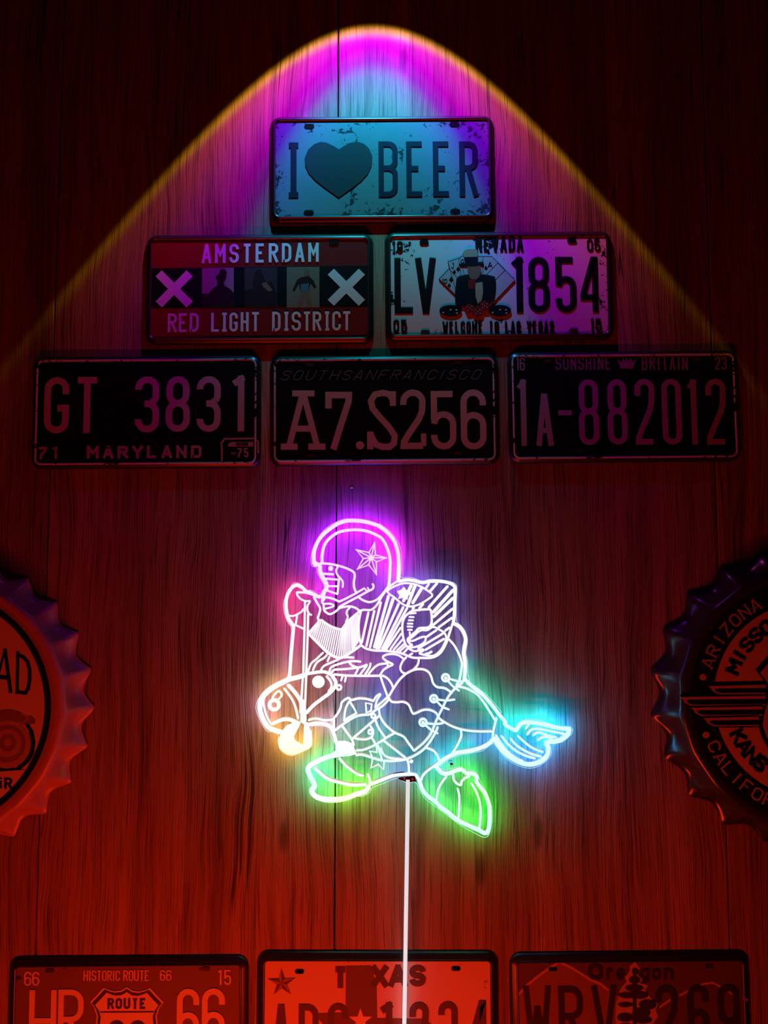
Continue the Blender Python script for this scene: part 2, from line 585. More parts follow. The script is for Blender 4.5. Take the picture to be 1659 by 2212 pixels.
class Plate:
    """a pressed tin plate hung flat on the wall; corners are photo pixels TL TR BR BL"""
    def __init__(s, label, corners, crop, face_mat, group=None, bead_mat=None, rim=0.0052):
        s.crop = crop
        P = [px(x, y, 0.004) for x, y in corners]
        c = sum(P, Vector()) / 4
        w = ((P[1] - P[0]).length + (P[2] - P[3]).length) / 2
        h = ((P[3] - P[0]).length + (P[2] - P[1]).length) / 2
        e = (P[1] - P[0]) + (P[2] - P[3])
        ang = -math.atan2(e.z, e.x)
        s.root = empty('licence_plate', (c.x, -0.0003, c.z), ang)
        tag(s.root, label, 'licence plate', group)
        s.c, s.ang, s.w, s.h = c, ang, w, h
        s.k = 0
        prof = [(0.0, 0.0), (0.0, -0.0016), (rim * 0.42, -0.0042), (rim, -0.0060)]
        s._loft('rim', prof, M_RIM)
        s._loft('raised_bead', [(rim, -0.0060), (rim + 0.0008, -0.0072), (rim + 0.0018, -0.0074), (rim + 0.0028, FACE)], bead_mat or M_BEAD)
        q = rrect(w - 2 * rim - 0.0056, h - 2 * rim - 0.0056, max(0.014 - rim - 0.0028, 0.004))
        mobj('face', [(x, FACE, z) for x, z in q], [tuple(range(len(q)))], face_mat, s.root)

    def _loft(s, name, prof, mat):
        V, Fc = [], []
        loops = []
        for ins, y in prof:
            q = rrect(s.w - 2 * ins, s.h - 2 * ins, max(0.014 - ins, 0.004))
            loops.append(len(V))
            V += [(x, y, z) for x, z in q]
        n = len(rrect(1, 1, .1))
        for a, b in zip(loops[:-1], loops[1:]):
            for i in range(n):
                j = (i + 1) % n
                Fc.append((a + i, a + j, b + j, b + i))
        return mobj(name, V, Fc, mat, s.root, True)

    def loc(s, zx, zy):
        """zoom-crop coordinates -> plate x, z"""
        x0, y0, k = s.crop
        p = px(x0 + zx / k, y0 + zy / k, 0.006) - s.c
        ca, sa = math.cos(-s.ang), math.sin(-s.ang)
        return (p.x * ca + p.z * sa, -p.x * sa + p.z * ca)

    def mm(s, v):
        return v / s.crop[2] / (F / D)

    def nxt(s):
        s.k += 1
        return FACE - 0.0002 - 0.000012 * s.k

    def text(s, chars, sw, mat, raise_=0.0005, slant=0.0, name='letter'):
        """chars: list of (char, x0, y0, x1, y1) in crop coordinates, sw = stroke width there"""
        w = s.mm(sw)
        for ch, a, b, c, d in chars:
            V, Fc = [], []
            x0, zt = s.loc(a, (b + 0 * d))
            x1, zb = s.loc(c, d)
            gw, gh = max(x1 - x0 - w, 1e-5), zt - zb - w
            for st in glyph(ch, gw, gh):
                pts = [(x0 + w / 2 + x + slant * y, zb + w / 2 + y) for x, y in st]
                # square ends reach the box edge
                y = s.nxt() - raise_
                e = list(pts)
                if len(e) >= 2:
                    for i, j in ((0, 1), (-1, -2)):
                        dv = Vector(e[i]) - Vector(e[j])
                        if dv.length > 1e-9 and abs(dv.normalized().y) > 0.5:
                            dv = dv.normalized() * (w / 2)
                            if abs(e[i][1] - (zb + w / 2)) < 1e-6 or abs(e[i][1] - (zt - w / 2)) < 1e-6:
                                e[i] = (e[i][0] + dv.x, e[i][1] + dv.y)
                ribbon(e, w, FACE, y, V, Fc)
            mobj(name, V, Fc, mat, s.root)

    def word(s, word, x0, y0, x1, y1, sw, mat, gap=0.30, raise_=0.0004, slant=0.0, name='letter', drop=0.0):
        """letters spread evenly in the box; drop tilts the line (crop pixels from start to end)"""
        wt = {'I': 0.45, '1': 0.6, ' ': 0.8, 'M': 1.12, 'W': 1.25, '.': 0.4, 'i': 0.45, 'r': 0.8}
        tot = sum(wt.get(c, 1.0) + gap for c in word) - gap
        u = (x1 - x0) / tot
        x = x0
        out = []
        for ch in word:
            k = wt.get(ch, 1.0)
            t = (x - x0) / (x1 - x0) * drop
            if ch != ' ':
                out.append((ch, x, y0 + t, x + k * u, y1 + t))
            x += (k + gap) * u
        return s.text(out, sw, mat, raise_, slant, name)

    def poly(s, pts, mat, name, raise_=0.0002, under=False):
        V, Fc = [], []
        q = [s.loc(x, y) for x, y in pts]
        poly_prism(q, FACE, s.nxt() - raise_, V, Fc)
        return mobj(name, V, Fc, mat, s.root)

    def line(s, pts, sw, mat, name, closed=False, raise_=0.0003):
        V, Fc = [], []
        ribbon([s.loc(x, y) for x, y in pts], s.mm(sw), FACE, s.nxt() - raise_, V, Fc, closed)
        return mobj(name, V, Fc, mat, s.root)

    def lines(s, segs, sw, mat, name, raise_=0.0003):
        V, Fc = [], []
        for pts in segs:
            ribbon([s.loc(x, y) for x, y in pts], s.mm(sw), FACE, s.nxt() - raise_, V, Fc)
        return mobj(name, V, Fc, mat, s.root)

    def ell(s, cx, cy, rx, ry, mat, name, raise_=0.0002, n=24):
        return s.poly([(cx + rx * math.cos(2 * PI * i / n), cy + ry * math.sin(2 * PI * i / n)) for i in range(n)], mat, name, raise_)

    def slots(s, pts, sw=34, sh=17, mat=None):
        for cx, cy in pts:
            q = []
            for sgn, a0 in ((1, -90), (-1, 90)):
                q += [(cx + sgn * (sw - sh) + sh * math.cos(math.radians(a0 + 180 * i / 8)), cy + sh * math.sin(math.radians(a0 + 180 * i / 8))) for i in range(9)]
            s.poly(q, mat or M_SLOT, 'mounting_slot', 0.00005)


K1 = 1659 / 530.0
M_WORNBEAD = paint('worn_painted_bead', (0.55, 0.48, 0.50), (0.010, 0.009, 0.010), 0.58, 0.35, 0.5, 21)
# --- I heart BEER
white1 = paint('enamel_white_beer', (0.11, 0.20, 0.22), (0.015, 0.03, 0.04), 0.72, 0.34, 0.4, 1)
navy = paint('enamel_navy', (0.012, 0.016, 0.035), (0.02, 0.02, 0.03), 0.3, 0.4, 0.3, 1)
redh = paint('enamel_heart_red', (0.030, 0.040, 0.048), (0.02, 0.02, 0.03), 0.05, 0.35, 0.4, 1)
p = Plate('pale worn tin plate reading I heart BEER, above all other plates',
          [(585, 252), (1067, 247), (1069, 479), (581, 481)], (560, 230, K1), white1)
p.text([('Ì', 182, 245, 284, 618)], 40, navy)
p.text([('B', 805, 238, 938, 612), ('E', 992, 238, 1120, 610), ('E', 1172, 238, 1300, 608), ('R', 1350, 238, 1480, 608)], 37, navy)
hp = []
heart_half = [(540, 292), (575, 268), (620, 246), (665, 240), (710, 255), (745, 290), (765, 340), (760, 400), (735, 455), (690, 505), (630, 552), (580, 588), (538, 618)]
left = [(500, 268), (455, 246), (415, 241), (370, 258), (332, 292), (309, 345), (312, 400), (335, 450), (380, 500), (440, 548), (500, 590)]
p.poly(heart_half + left[::-1], redh, 'heart', 0.0005)
p.slots([(338, 135), (1320, 122), (335, 718), (1325, 710)])

# --- Amsterdam
red2 = paint('enamel_amsterdam_red', (0.22, 0.012, 0.014), (0.01, 0.006, 0.006), 0.30, 0.42, 0.3, 2)
white2 = paint('enamel_amsterdam_white', (0.75, 0.75, 0.76), (0.02, 0.01, 0.02), 0.40, 0.4, 0.3, 2.5, False)
whitex = paint('enamel_cross_white', (0.72, 0.73, 0.76), (0.01, 0.01, 0.02), 0.26, 0.4, 0.3, 2.2, False)
black2 = paint('enamel_black', (0.008, 0.008, 0.010), (0.03, 0.02, 0.02), 0.0, 0.42, 0.3, 2)
p = Plate('red tin plate reading AMSTERDAM RED LIGHT DISTRICT with two white crosses',
          [(316, 507), (808, 504), (806, 742), (314, 744)], (300, 480, K1), red2)
p.poly([(78, 312), (1572, 296), (1572, 572), (78, 580)], black2, 'black_band', 0.0001)
pic1 = paint('print_mauve', (0.30, 0.20, 0.24), (0.05, 0.02, 0.03), 0.25, 0.5, 0.2, 3, False)
pic2 = paint('print_dark_plum', (0.055, 0.035, 0.04), (0.01, 0.01, 0.01), 0.25, 0.5, 0.2, 4, False)
pic3 = paint('print_olive', (0.20, 0.16, 0.11), (0.02, 0.02, 0.01), 0.2, 0.5, 0.2, 5, False)
figd = paint('print_figure_dark', (0.03, 0.015, 0.015), (0.02, 0.01, 0.01), 0, 0.5, 0.2, 5, False)
figs = paint('print_figure_skin', (0.22, 0.11, 0.07), (0.05, 0.02, 0.02), 0, 0.5, 0.2, 5, False)
figt = paint('print_figure_teal', (0.08, 0.14, 0.17), (0.02, 0.02, 0.02), 0, 0.5, 0.2, 5, False)
p.poly([(428, 310), (642, 308), (642, 578), (428, 578)], pic1, 'picture', 0.0002)
p.poly([(714, 308), (935, 306), (935, 576), (714, 578)], pic2, 'picture', 0.0002)
p.poly([(1000, 304), (1221, 302), (1221, 576), (1000, 578)], pic3, 'picture', 0.0002)
# plain standing figures instead of the printed pin-ups
p.poly([(428, 484), (470, 484), (500, 450), (530, 430), (530, 400), (520, 370), (545, 345), (550, 320), (580, 315), (595, 340), (590, 380), (575, 410), (580, 430), (620, 455), (642, 480), (642, 578), (428, 578)], figd, 'picture_figure', 0.0003)
p.poly([(714, 470), (770, 450), (775, 380), (790, 330), (825, 318), (845, 370), (860, 410), (900, 400), (930, 480), (930, 576), (714, 578)], figd, 'picture_figure', 0.0003)
p.poly([(830, 415), (860, 405), (905, 460), (880, 470), (840, 440)], figs, 'picture_figure', 0.0004)
p.poly([(1098, 372), (1150, 366), (1178, 392), (1200, 440), (1186, 448), (1162, 412), (1150, 470), (1092, 474), (1082, 416), (1052, 470), (1040, 460), (1068, 394)], figd, 'picture_figure', 0.0003)
p.ell(1138, 342, 20, 24, figs, 'picture_figure', 0.00035, 14)
p.poly([(1092, 470), (1152, 466), (1160, 520), (1168, 576), (1140, 576), (1122, 505), (1100, 577), (1070, 577), (1084, 520)], figs, 'picture_figure', 0.00035)
p.poly([(1096, 420), (1150, 414), (1150, 472), (1092, 476)], figt, 'picture_figure', 0.0004)
p.lines([[(135, 347), (344, 557)], [(344, 347), (135, 557)]], 60, whitex, 'white_cross', 0.0005)
p.lines([[(1298, 336), (1508, 546)], [(1508, 336), (1298, 546)]], 60, whitex, 'white_cross', 0.0005)
p.word('AMSTERDAM', 427, 150, 1216, 278, 19, white2, 0.42, drop=-10)
p.word('RED', 197, 618, 404, 744, 17, white2, 0.25, drop=-3)
p.text([('L', 490, 614, 548, 741), ('Ì', 556, 613, 602, 741), ('G', 614, 612, 668, 740), ('H', 690, 610, 742, 739), ('T', 758, 609, 820, 738)], 17, white2)
p.text([('D', 902, 607, 958, 737), ('Ì', 976, 607, 1020, 736), ('S', 1034, 606, 1096, 735), ('T', 1108, 606, 1166, 735), ('R', 1176, 606, 1234, 734),
        ('Ì', 1250, 605, 1296, 734), ('C', 1308, 604, 1366, 733), ('T', 1374, 604, 1438, 732)], 17, white2)
p.slots([(1320, 140)], 32, 15)

# --- Nevada
white3 = paint('enamel_nevada_white', (0.66, 0.66, 0.70), (0.010, 0.010, 0.014), 0.54, 0.36, 0.4, 6)
black3 = paint('enamel_nevada_black', (0.010, 0.010, 0.012), (0.3, 0.3, 0.3), 0.02, 0.42, 0.3, 6, False)
rust = paint('rusty_slot', (0.05, 0.025, 0.02), (0.02, 0.01, 0.01), 0, 0.7, 0.2, 6, False)
p = Plate('white chipped tin plate reading NEVADA LV 1854 WELCOME TO LAS VEGAS',
          [(830, 502), (1321, 497), (1326, 734), (833, 736)], (810, 480, K1), white3)
p.text([('L', 130, 243, 278, 617), ('V', 272, 243, 413, 616), ('8', 1032, 236, 1184, 611), ('5', 1216, 236, 1364, 610)], 43, black3)
p.text([('1', 906, 238, 1030, 612)], 43, black3)
p.text([('4', 1382, 235, 1532, 609)], 40, black3)
p.word('NEVADA', 678, 98, 1003, 200, 17, black3, 0.22, drop=-2)
p.text([('0', 1432, 116, 1473, 196), ('5', 1482, 116, 1522, 195)], 10, black3)
p.text([('1', 112, 130, 142, 208), ('9', 148, 130, 188, 206)], 11, black3)
p.text([('0', 124, 662, 164, 745), ('5', 176, 662, 218, 745)], 13, black3)
p.text([('1', 1452, 654, 1484, 738), ('5', 1490, 654, 1533, 738)], 13, black3)
p.word('WELCOME TO LAS VEGAS', 456, 674, 1210, 750, 12, black3, 0.28, drop=-4)
p.slots([(332, 137), (1330, 126)], 31, 15)
p.slots([(340, 745), (1342, 735)], 31, 15, rust)
card = paint('print_card', (0.46, 0.50, 0.50), (0.01, 0.01, 0.01), 0.2, 0.45, 0.3, 7, False)
cream = paint('print_cream', (0.42, 0.36, 0.22), (0.01, 0.01, 0.01), 0.25, 0.5, 0.2, 8, False)
coat = paint('print_coat', (0.010, 0.011, 0.016), (0.02, 0.02, 0.02), 0, 0.5, 0.2, 8, False)
skin = paint('print_skin', (0.26, 0.13, 0.08), (0.04, 0.02, 0.02), 0.0, 0.5, 0.2, 8, False)
dice = paint('print_dice_red', (0.24, 0.015, 0.015), (0.05, 0.02, 0.02), 0, 0.5, 0.2, 8, False)
pip = paint('print_pip', (0.6, 0.5, 0.45), (0.1, 0.1, 0.1), 0, 0.5, 0.2, 8, False)
KN = 1659 / 190.0


def nz_(pts):          # close-up crop (940,530) -> plate crop
    return [((940 + x / KN - 810) * K1, (530 + y / KN - 480) * K1) for x, y in pts]


for q in ([(1180, 340), (1500, 660), (1020, 1160), (700, 830)], [(800, 215), (1065, 215), (1320, 470), (900, 900), (800, 900)],
          [(75, 640), (260, 450), (640, 860), (400, 960)], [(240, 320), (460, 240), (620, 820), (400, 900)], [(440, 250), (510, 208), (900, 215), (900, 800), (520, 800)]):
    p.poly(nz_(q), card, 'playing_card', 0.0001)
    a = p.line(nz_(q), 3, black3, 'card_border', True, 0.0002)
p.text([('J',) + nz_([(300, 340)])[0] + nz_([(360, 445)])[0]], 4, black3, 0.0003)
p.text([('1',) + nz_([(125, 640)])[0] + nz_([(165, 725)])[0], ('0',) + nz_([(165, 640)])[0] + nz_([(225, 725)])[0]], 4, black3, 0.0003)
p.text([('Q',) + nz_([(490, 270)])[0] + nz_([(545, 350)])[0]], 4, black3, 0.0003)
p.text([('A',) + nz_([(990, 320)])[0] + nz_([(1075, 420)])[0]], 4, black3, 0.0003)
for c_, r_ in (((360, 505), 32), ((262, 760), 32), ((955, 432), 32), ((300, 650), 42), ((432, 452), 38)):
    p.poly(nz_([(c_[0], c_[1] - r_ * 1.3), (c_[0] + r_, c_[1] + r_ * .3), (c_[0] + r_ * .3, c_[1] + r_ * .5), (c_[0] + r_ * .4, c_[1] + r_), (c_[0] - r_ * .4, c_[1] + r_), (c_[0] - r_ * .3, c_[1] + r_ * .5), (c_[0] - r_, c_[1] + r_ * .3)]), black3, 'card_spade', 0.0003)
for cx in (290, 1220):
    cc = nz_([(cx, 1235)])[0]
    p.ell(cc[0], cc[1], 210 / KN * K1, 105 / KN * K1, coat, 'casino_chip', 0.0002)
    for dx, dy in ((-140, 40), (0, -15), (110, -10), (120, 50)):
        c2 = nz_([(cx + dx, 1235 + dy)])[0]
        p.ell(c2[0], c2[1], 8, 5, pip, 'chip_mark', 0.0003, 8)
p.poly(nz_([(380, 1130), (370, 900), (400, 640), (450, 590), (600, 560), (900, 560), (1000, 570), (1120, 600), (1140, 680), (1140, 860), (1110, 1030), (1000, 1120), (800, 1160), (550, 1160)]), coat, 'printed_coat', 0.0004)
p.poly(nz_([(750, 720), (890, 700), (900, 900), (870, 1050), (800, 1110), (760, 980)]), cream, 'printed_shirt', 0.0005)
p.poly(nz_([(600, 390), (850, 390), (870, 500), (820, 610), (740, 680), (650, 620), (610, 500)]), skin, 'printed_face', 0.0005)
p.poly(nz_([(440, 360), (900, 320), (920, 380), (700, 410), (470, 400)]), coat, 'printed_hat_brim', 0.0006)
p.poly(nz_([(540, 230), (800, 220), (800, 345), (565, 360)]), coat, 'printed_hat_band', 0.0006)
p.poly(nz_([(515, 150), (560, 100), (640, 78), (760, 78), (795, 110), (800, 225), (540, 235)]), cream, 'printed_hat', 0.0006)
p.poly(nz_([(620, 660), (760, 640), (760, 760), (700, 850), (620, 800)]), dice, 'printed_bow_tie', 0.00055)
for q in ([(540, 1160), (640, 1100), (740, 1160), (720, 1270), (600, 1290)], [(830, 1100), (930, 1040), (1020, 1120), (1000, 1240), (880, 1240)], [(690, 1210), (800, 1140), (910, 1210), (890, 1310), (800, 1380), (710, 1310)]):
    p.poly(nz_(q), dice, 'printed_dice', 0.0006)
    mx_ = sum(a for a, b in q) / len(q)
    my_ = sum(b for a, b in q) / len(q)
    for dx, dy in ((-45, -30), (0, 0), (45, 30), (40, -35), (-40, 40)):
        c2 = nz_([(mx_ + dx, my_ + dy)])[0]
        p.ell(c2[0], c2[1], 3.2, 3.2, pip, 'dice_pip', 0.0007, 7)

# --- Maryland GT 3831
black4 = paint('enamel_black_maryland', (0.007, 0.007, 0.009), (0.02, 0.01, 0.01), 0.0, 0.4, 0.35, 10)
mauve = paint('enamel_faded_pink', (0.47, 0.31, 0.36), (0.010, 0.008, 0.010), 0.36, 0.45, 0.3, 10, False)
mauves = paint('enamel_faded_pink_worn', (0.40, 0.29, 0.33), (0.010, 0.008, 0.010), 0.52, 0.45, 0.3, 11, False)
p = Plate('black tin plate with faded pink numbers reading GT 3831 MARYLAND',
          [(69, 770), (561, 767), (565, 1010), (69, 1014)], (50, 740, K1), black4, bead_mat=M_WORNBEAD)
p.text([('G', 148, 235, 306, 613), ('T', 350, 234, 515, 611), ('3', 760, 230, 918, 607), ('8', 968, 228, 1126, 603), ('3', 1176, 228, 1335, 604)], 44, mauve)
p.text([('1', 1395, 225, 1530, 600)], 44, mauve)
p.text([('7', 100, 706, 160, 788), ('1', 190, 706, 245, 786)], 17, mauves)
p.word('MARYLAND', 433, 700, 1206, 784, 19, mauves, 0.42, drop=-5)
p.line([(1345, 818), (1342, 680), (1362, 652), (1560, 648), (1588, 668), (1590, 750)], 12, mauves, 'sticker_frame')
p.poly([(1388, 684), (1408, 672), (1555, 672), (1557, 703), (1388, 704)], mauves, 'sticker_bar')
p.text([('1', 1436, 678, 1448, 699), ('8', 1448, 678, 1460, 699), ('0', 1461, 678, 1473, 699), ('1', 1474, 678, 1484, 699), ('5', 1485, 678, 1496, 699), ('5', 1498, 678, 1509, 699), ('5', 1511, 678, 1522, 699)], 3, black4, 0.0006)
p.text([('7', 1446, 714, 1480, 777), ('5', 1494, 714, 1524, 776)], 10, mauves)
p.word('MD', 1408, 742, 1438, 757, 2.5, mauves, 0.3)

# --- South San Francisco A7.S256
black5 = paint('enamel_black_francisco', (0.009, 0.008, 0.012), (0.02, 0.01, 0.01), 0.0, 0.4, 0.35, 12)
pink5 = paint('enamel_dusty_pink', (0.54, 0.42, 0.46), (0.010, 0.008, 0.012), 0.42, 0.45, 0.3, 12, False)
grey5 = paint('thin_grey_script', (0.20, 0.22, 0.27), (0.02, 0.02, 0.02), 0.3, 0.5, 0.3, 13, False)
p = Plate('black tin plate with pale pink slab numbers reading A7.S256, above the neon sign',
          [(583, 769), (1078, 764), (1078, 1003), (583, 1007)], (570, 740, K1), black5, bead_mat=M_WORNBEAD)
sw = 44
p.lines([[(170, 705), (262, 345)], [(268, 345), (362, 705)], [(205, 582), (322, 582)], [(115, 704), (228, 704)], [(300, 704), (416, 704)], [(192, 344), (342, 344)]], 41, pink5, 'letter', 0.0005)
p.lines([[(437, 446), (437, 355), (575, 355), (572, 400), (520, 560), (470, 723)]], 44, pink5, 'letter', 0.0005)
p.ell(650, 695, 28, 28, pink5, 'letter', 0.0005)
p.lines([[(872, 428), (872, 330)], [(872, 390), (850, 350), (806, 340), (750, 352), (724, 395), (735, 445), (780, 500), (845, 570), (885, 630), (880, 680), (850, 705), (800, 705), (760, 690), (735, 650), (720, 610)], [(719, 602), (719, 722)]], 42, pink5, 'letter', 0.0005)
p.text([('2', 920, 318, 1098, 719), ('5', 1127, 328, 1303, 722), ('6', 1327, 318, 1507, 722)], 43, pink5)
p.lines([[(1080, 615), (1080, 700)]], 36, pink5, 'letter', 0.0005)
p.word('SOUTHSANFRANCISCO', 110, 190, 1450, 255, 3.5, grey5, 0.55, 0.0002, 0.5, drop=-6)
p.slots([(313, 150), (1315, 132), (315, 764), (1312, 748)], 28, 12, rust)

# --- Sunshine Britain
black6 = paint('enamel_black_britain', (0.006, 0.006, 0.008), (0.02, 0.01, 0.01), 0.0, 0.4, 0.35, 14)
lil = paint('enamel_faded_lilac', (0.34, 0.26, 0.35), (0.008, 0.008, 0.010), 0.30, 0.45, 0.3, 14, False)
lils = paint('enamel_faded_lilac_worn', (0.26, 0.19, 0.24), (0.008, 0.008, 0.010), 0.55, 0.45, 0.3, 15, False)
K6 = 1659 / 540.0
p = Plate('black tin plate with faded lilac numbers reading 1A-882012 SUNSHINE BRITAIN',
          [(1096, 761), (1593, 755), (1602, 997), (1100, 1000)], (1080, 740, K6), black6, bead_mat=M_WORNBEAD)
p.text([('A', 235, 340, 357, 685), ('8', 517, 245, 663, 680), ('8', 707, 245, 851, 676), ('2', 890, 242, 1036, 676), ('0', 1068, 242, 1212, 676), ('2', 1360, 241, 1512, 676)], 37, lil)
p.text([('1', 100, 247, 200, 685), ('1', 1232, 247, 1332, 676)], 37, lil)
p.lines([[(388, 466), (475, 466)]], 33, lil, 'letter', 0.0005)
p.word('SUNSHINE', 368, 95, 736, 182, 8, lils, 0.35, drop=-2)
p.word('BRITAIN', 940, 93, 1246, 182, 8, lils, 0.35)
p.text([('1', 108, 100, 128, 186), ('6', 130, 100, 166, 186)], 9, lils)
p.text([('2', 1426, 93, 1462, 180), ('3', 1468, 93, 1504, 180)], 9, lils)
p.poly([(800, 172), (780, 112), (806, 136), (815, 100), (832, 132), (840, 96), (850, 132), (868, 100), (874, 136), (902, 110), (882, 172)], lils, 'crown_emblem', 0.0004)
p.slots([(318, 122), (1310, 112)], 28, 12, rust)

# --- Route 66
brown7 = paint('enamel_dark_brown', (0.16, 0.10, 0.08), (0.02, 0.015, 0.012), 0.28, 0.45, 0.3, 16)
pale7 = paint('enamel_pale_route', (0.66, 0.56, 0.48), (0.10, 0.06, 0.05), 0.30, 0.45, 0.3, 16, False)
dark7 = paint('enamel_shield_dark', (0.05, 0.03, 0.025), (0.02, 0.015, 0.012), 0.0, 0.45, 0.3, 16, False)
K7 = 1659 / 550.0
p = Plate('dark tin plate reading HISTORIC ROUTE 66 with a white route shield',
          [(17, 2069), (534, 2066), (538, 2338), (14, 2342)], (0, 2030, K7), brown7, bead_mat=M_RIM, rim=0.0078)
p.text([('6', 160, 206, 204, 298), ('6', 212, 206, 256, 297)], 9, pale7)
p.text([('1', 1415, 194, 1455, 293), ('5', 1462, 194, 1506, 293)], 10, pale7)
p.word('HISTORIC', 546, 198, 782, 266, 7, pale7, 0.22)
p.word('ROUTE', 806, 196, 974, 266, 7, pale7, 0.22)
p.word('66', 1044, 194, 1118, 264, 7, pale7, 0.22)
p.text([('H', 195, 325, 362, 728), ('R', 384, 322, 540, 726)], 33, pale7)
p.text([('6', 1155, 316, 1296, 720), ('6', 1318, 314, 1464, 716)], 36, pale7)
KS = 1659 / 320.0


def sh_(pts):
    return [((40 + x / KS) * K7, (2110 + y / KS - 2030) * K7) for x, y in pts]


shield_l = [(1215, 110), (1150, 150), (1070, 158), (1010, 140), (955, 118), (880, 200), (805, 278), (850, 340), (880, 430), (870, 520), (830, 640), (840, 760), (900, 860), (1020, 930), (1215, 1000)]
shield = shield_l + [(2430 - x, y + (3 if y < 400 else 0)) for x, y in shield_l[-2:0:-1]]


def shrink(pts, k, c):
    return [(c[0] + (x - c[0]) * k, c[1] + (y - c[1]) * k) for x, y in pts]


p.poly(sh_(shield), pale7, 'route_shield', 0.0003)
p.poly(sh_(shrink(shield, 0.955, (1215, 520))), dark7, 'shield_border', 0.0004)
p.poly(sh_(shrink(shield, 0.865, (1215, 520))), pale7, 'shield_field', 0.0005)
q = sh_([(1000, 232), (1435, 232), (1435, 355), (1000, 355)])
p.word('ROUTE', q[0][0], q[0][1], q[2][0], q[2][1], 15, dark7, 0.22, 0.0006)
p.lines([sh_([(915, 388), (1520, 385)])], 9, dark7, 'shield_bar', 0.0006)
q = sh_([(1010, 478), (1190, 478), (1190, 880), (1240, 880), (1430, 480), (1430, 880)])
p.text([('6', q[0][0], q[0][1], q[2][0], q[2][1]), ('6', q[3][0], q[4][1], q[5][0], q[5][1])], 28, dark7, 0.0006)
p.slots([(326, 200), (1342, 188)], 29, 13, dark7)

# --- Texas
pale8 = paint('enamel_texas_pale', (0.62, 0.50, 0.45), (0.20, 0.12, 0.11), 0.42, 0.42, 0.3, 18)
dark8 = paint('enamel_texas_dark', (0.10, 0.06, 0.055), (0.2, 0.14, 0.12), 0.05, 0.45, 0.3, 18, False)
map8 = paint('enamel_texas_map', (0.15, 0.09, 0.085), (0.2, 0.14, 0.12), 0.0, 0.45, 0.3, 18, False)
facet = paint('enamel_texas_star', (0.30, 0.17, 0.15), (0.2, 0.14, 0.12), 0.0, 0.45, 0.3, 18, False)
tan8 = paint('enamel_map_star', (0.75, 0.62, 0.52), (0.3, 0.2, 0.2), 0.0, 0.45, 0.3, 18, False)
p = Plate('pale tin plate reading TEXAS with a dark state map, behind the white cable',
          [(555, 2056), (1076, 2057), (1079, 2330), (552, 2330)], (540, 2030, K7), pale8, bead_mat=M_RIM, rim=0.0078)
p.poly([(625, 170), (788, 168), (826, 305), (830, 510), (1130, 515), (1200, 560), (1230, 700), (1050, 800), (930, 900), (840, 880), (760, 760), (690, 740), (640, 760), (560, 640), (440, 510), (450, 478), (622, 474)], map8, 'state_map', 0.0002)
p.poly(star_pts(720, 525, 80, 0.40, -90), tan8, 'map_star', 0.0003)
p.text([('T', 538, 174, 640, 314), ('X', 792, 168, 900, 308)], 36, dark8)
p.text([('A', 905, 166, 1025, 306), ('S', 1038, 164, 1146, 304)], 34, dark8)
p.text([('A', 148, 420, 256, 780), ('D', 318, 418, 446, 780), ('S', 508, 412, 640, 780)], 38, dark8)
p.text([('1', 830, 408, 962, 780), ('2', 1038, 404, 1166, 780), ('3', 1226, 400, 1356, 780), ('4', 1420, 394, 1560, 780)], 40, dark8)
st = star_pts(208, 280, 92, 0.38, -92)
for i in range(10):
    j = (i + 1) % 10
    if i % 2 == 0:
        p.poly([st[i], st[j], (208, 280)], dark8, 'star_facet', 0.0003)
    else:
        p.poly([st[i], st[j], (208, 280)], facet, 'star_facet', 0.0003)
p.slots([(323, 206), (1342, 187)], 30, 15)

# --- Oregon
dk9 = paint('enamel_oregon_dark', (0.10, 0.065, 0.06), (0.04, 0.03, 0.03), 0.25, 0.45, 0.3, 20)
mt9 = paint('enamel_oregon_mountain', (0.20, 0.12, 0.10), (0.05, 0.03, 0.03), 0.2, 0.45, 0.3, 20, False)
bk9 = paint('enamel_oregon_black', (0.03, 0.02, 0.02), (0.04, 0.03, 0.03), 0.0, 0.45, 0.3, 20, False)
lt9 = paint('enamel_oregon_ridge', (0.42, 0.27, 0.22), (0.05, 0.03, 0.03), 0.35, 0.45, 0.3, 20, False)
K9 = 1659 / 569.0
p = Plate('dark tin plate reading Oregon WRV 269 with a fir tree and mountains',
          [(1103, 2061), (1621, 2055), (1626, 2327), (1103, 2332)], (1090, 2030, K9), dk9, bead_mat=M_RIM, rim=0.0078)
p.poly([(80, 350), (150, 275), (250, 190), (345, 138), (420, 175), (540, 250), (655, 318), (760, 380), (760, 790), (80, 790)], mt9, 'mountain', 0.0001)
p.lines([[(80, 352), (150, 278), (210, 230), (270, 185), (345, 140), (420, 175), (540, 250), (600, 275), (655, 318)]], 15, lt9, 'ridge_line', 0.0002)
p.lines([[(975, 425), (1045, 375)], [(1100, 350), (1180, 310), (1260, 275), (1310, 270), (1360, 295)], [(1410, 325), (1445, 350)], [(1500, 368), (1530, 378)]], 13, lt9, 'ridge_line', 0.0002)
p.text([('O', 525, 150, 620, 252)], 24, bk9)
p.text([('r', 640, 180, 690, 252), ('e', 700, 180, 760, 252), ('g', 850, 180, 915, 252), ('o', 925, 180, 985, 252), ('n', 1000, 178, 1065, 250)], 18, bk9)
p.text([('W', 115, 290, 300, 690), ('V', 545, 288, 715, 690)], 36, bk9)
p.text([('R', 335, 290, 500, 690), ('2', 945, 285, 1100, 690), ('6', 1145, 283, 1295, 690), ('9', 1335, 280, 1490, 690)], 38, bk9)
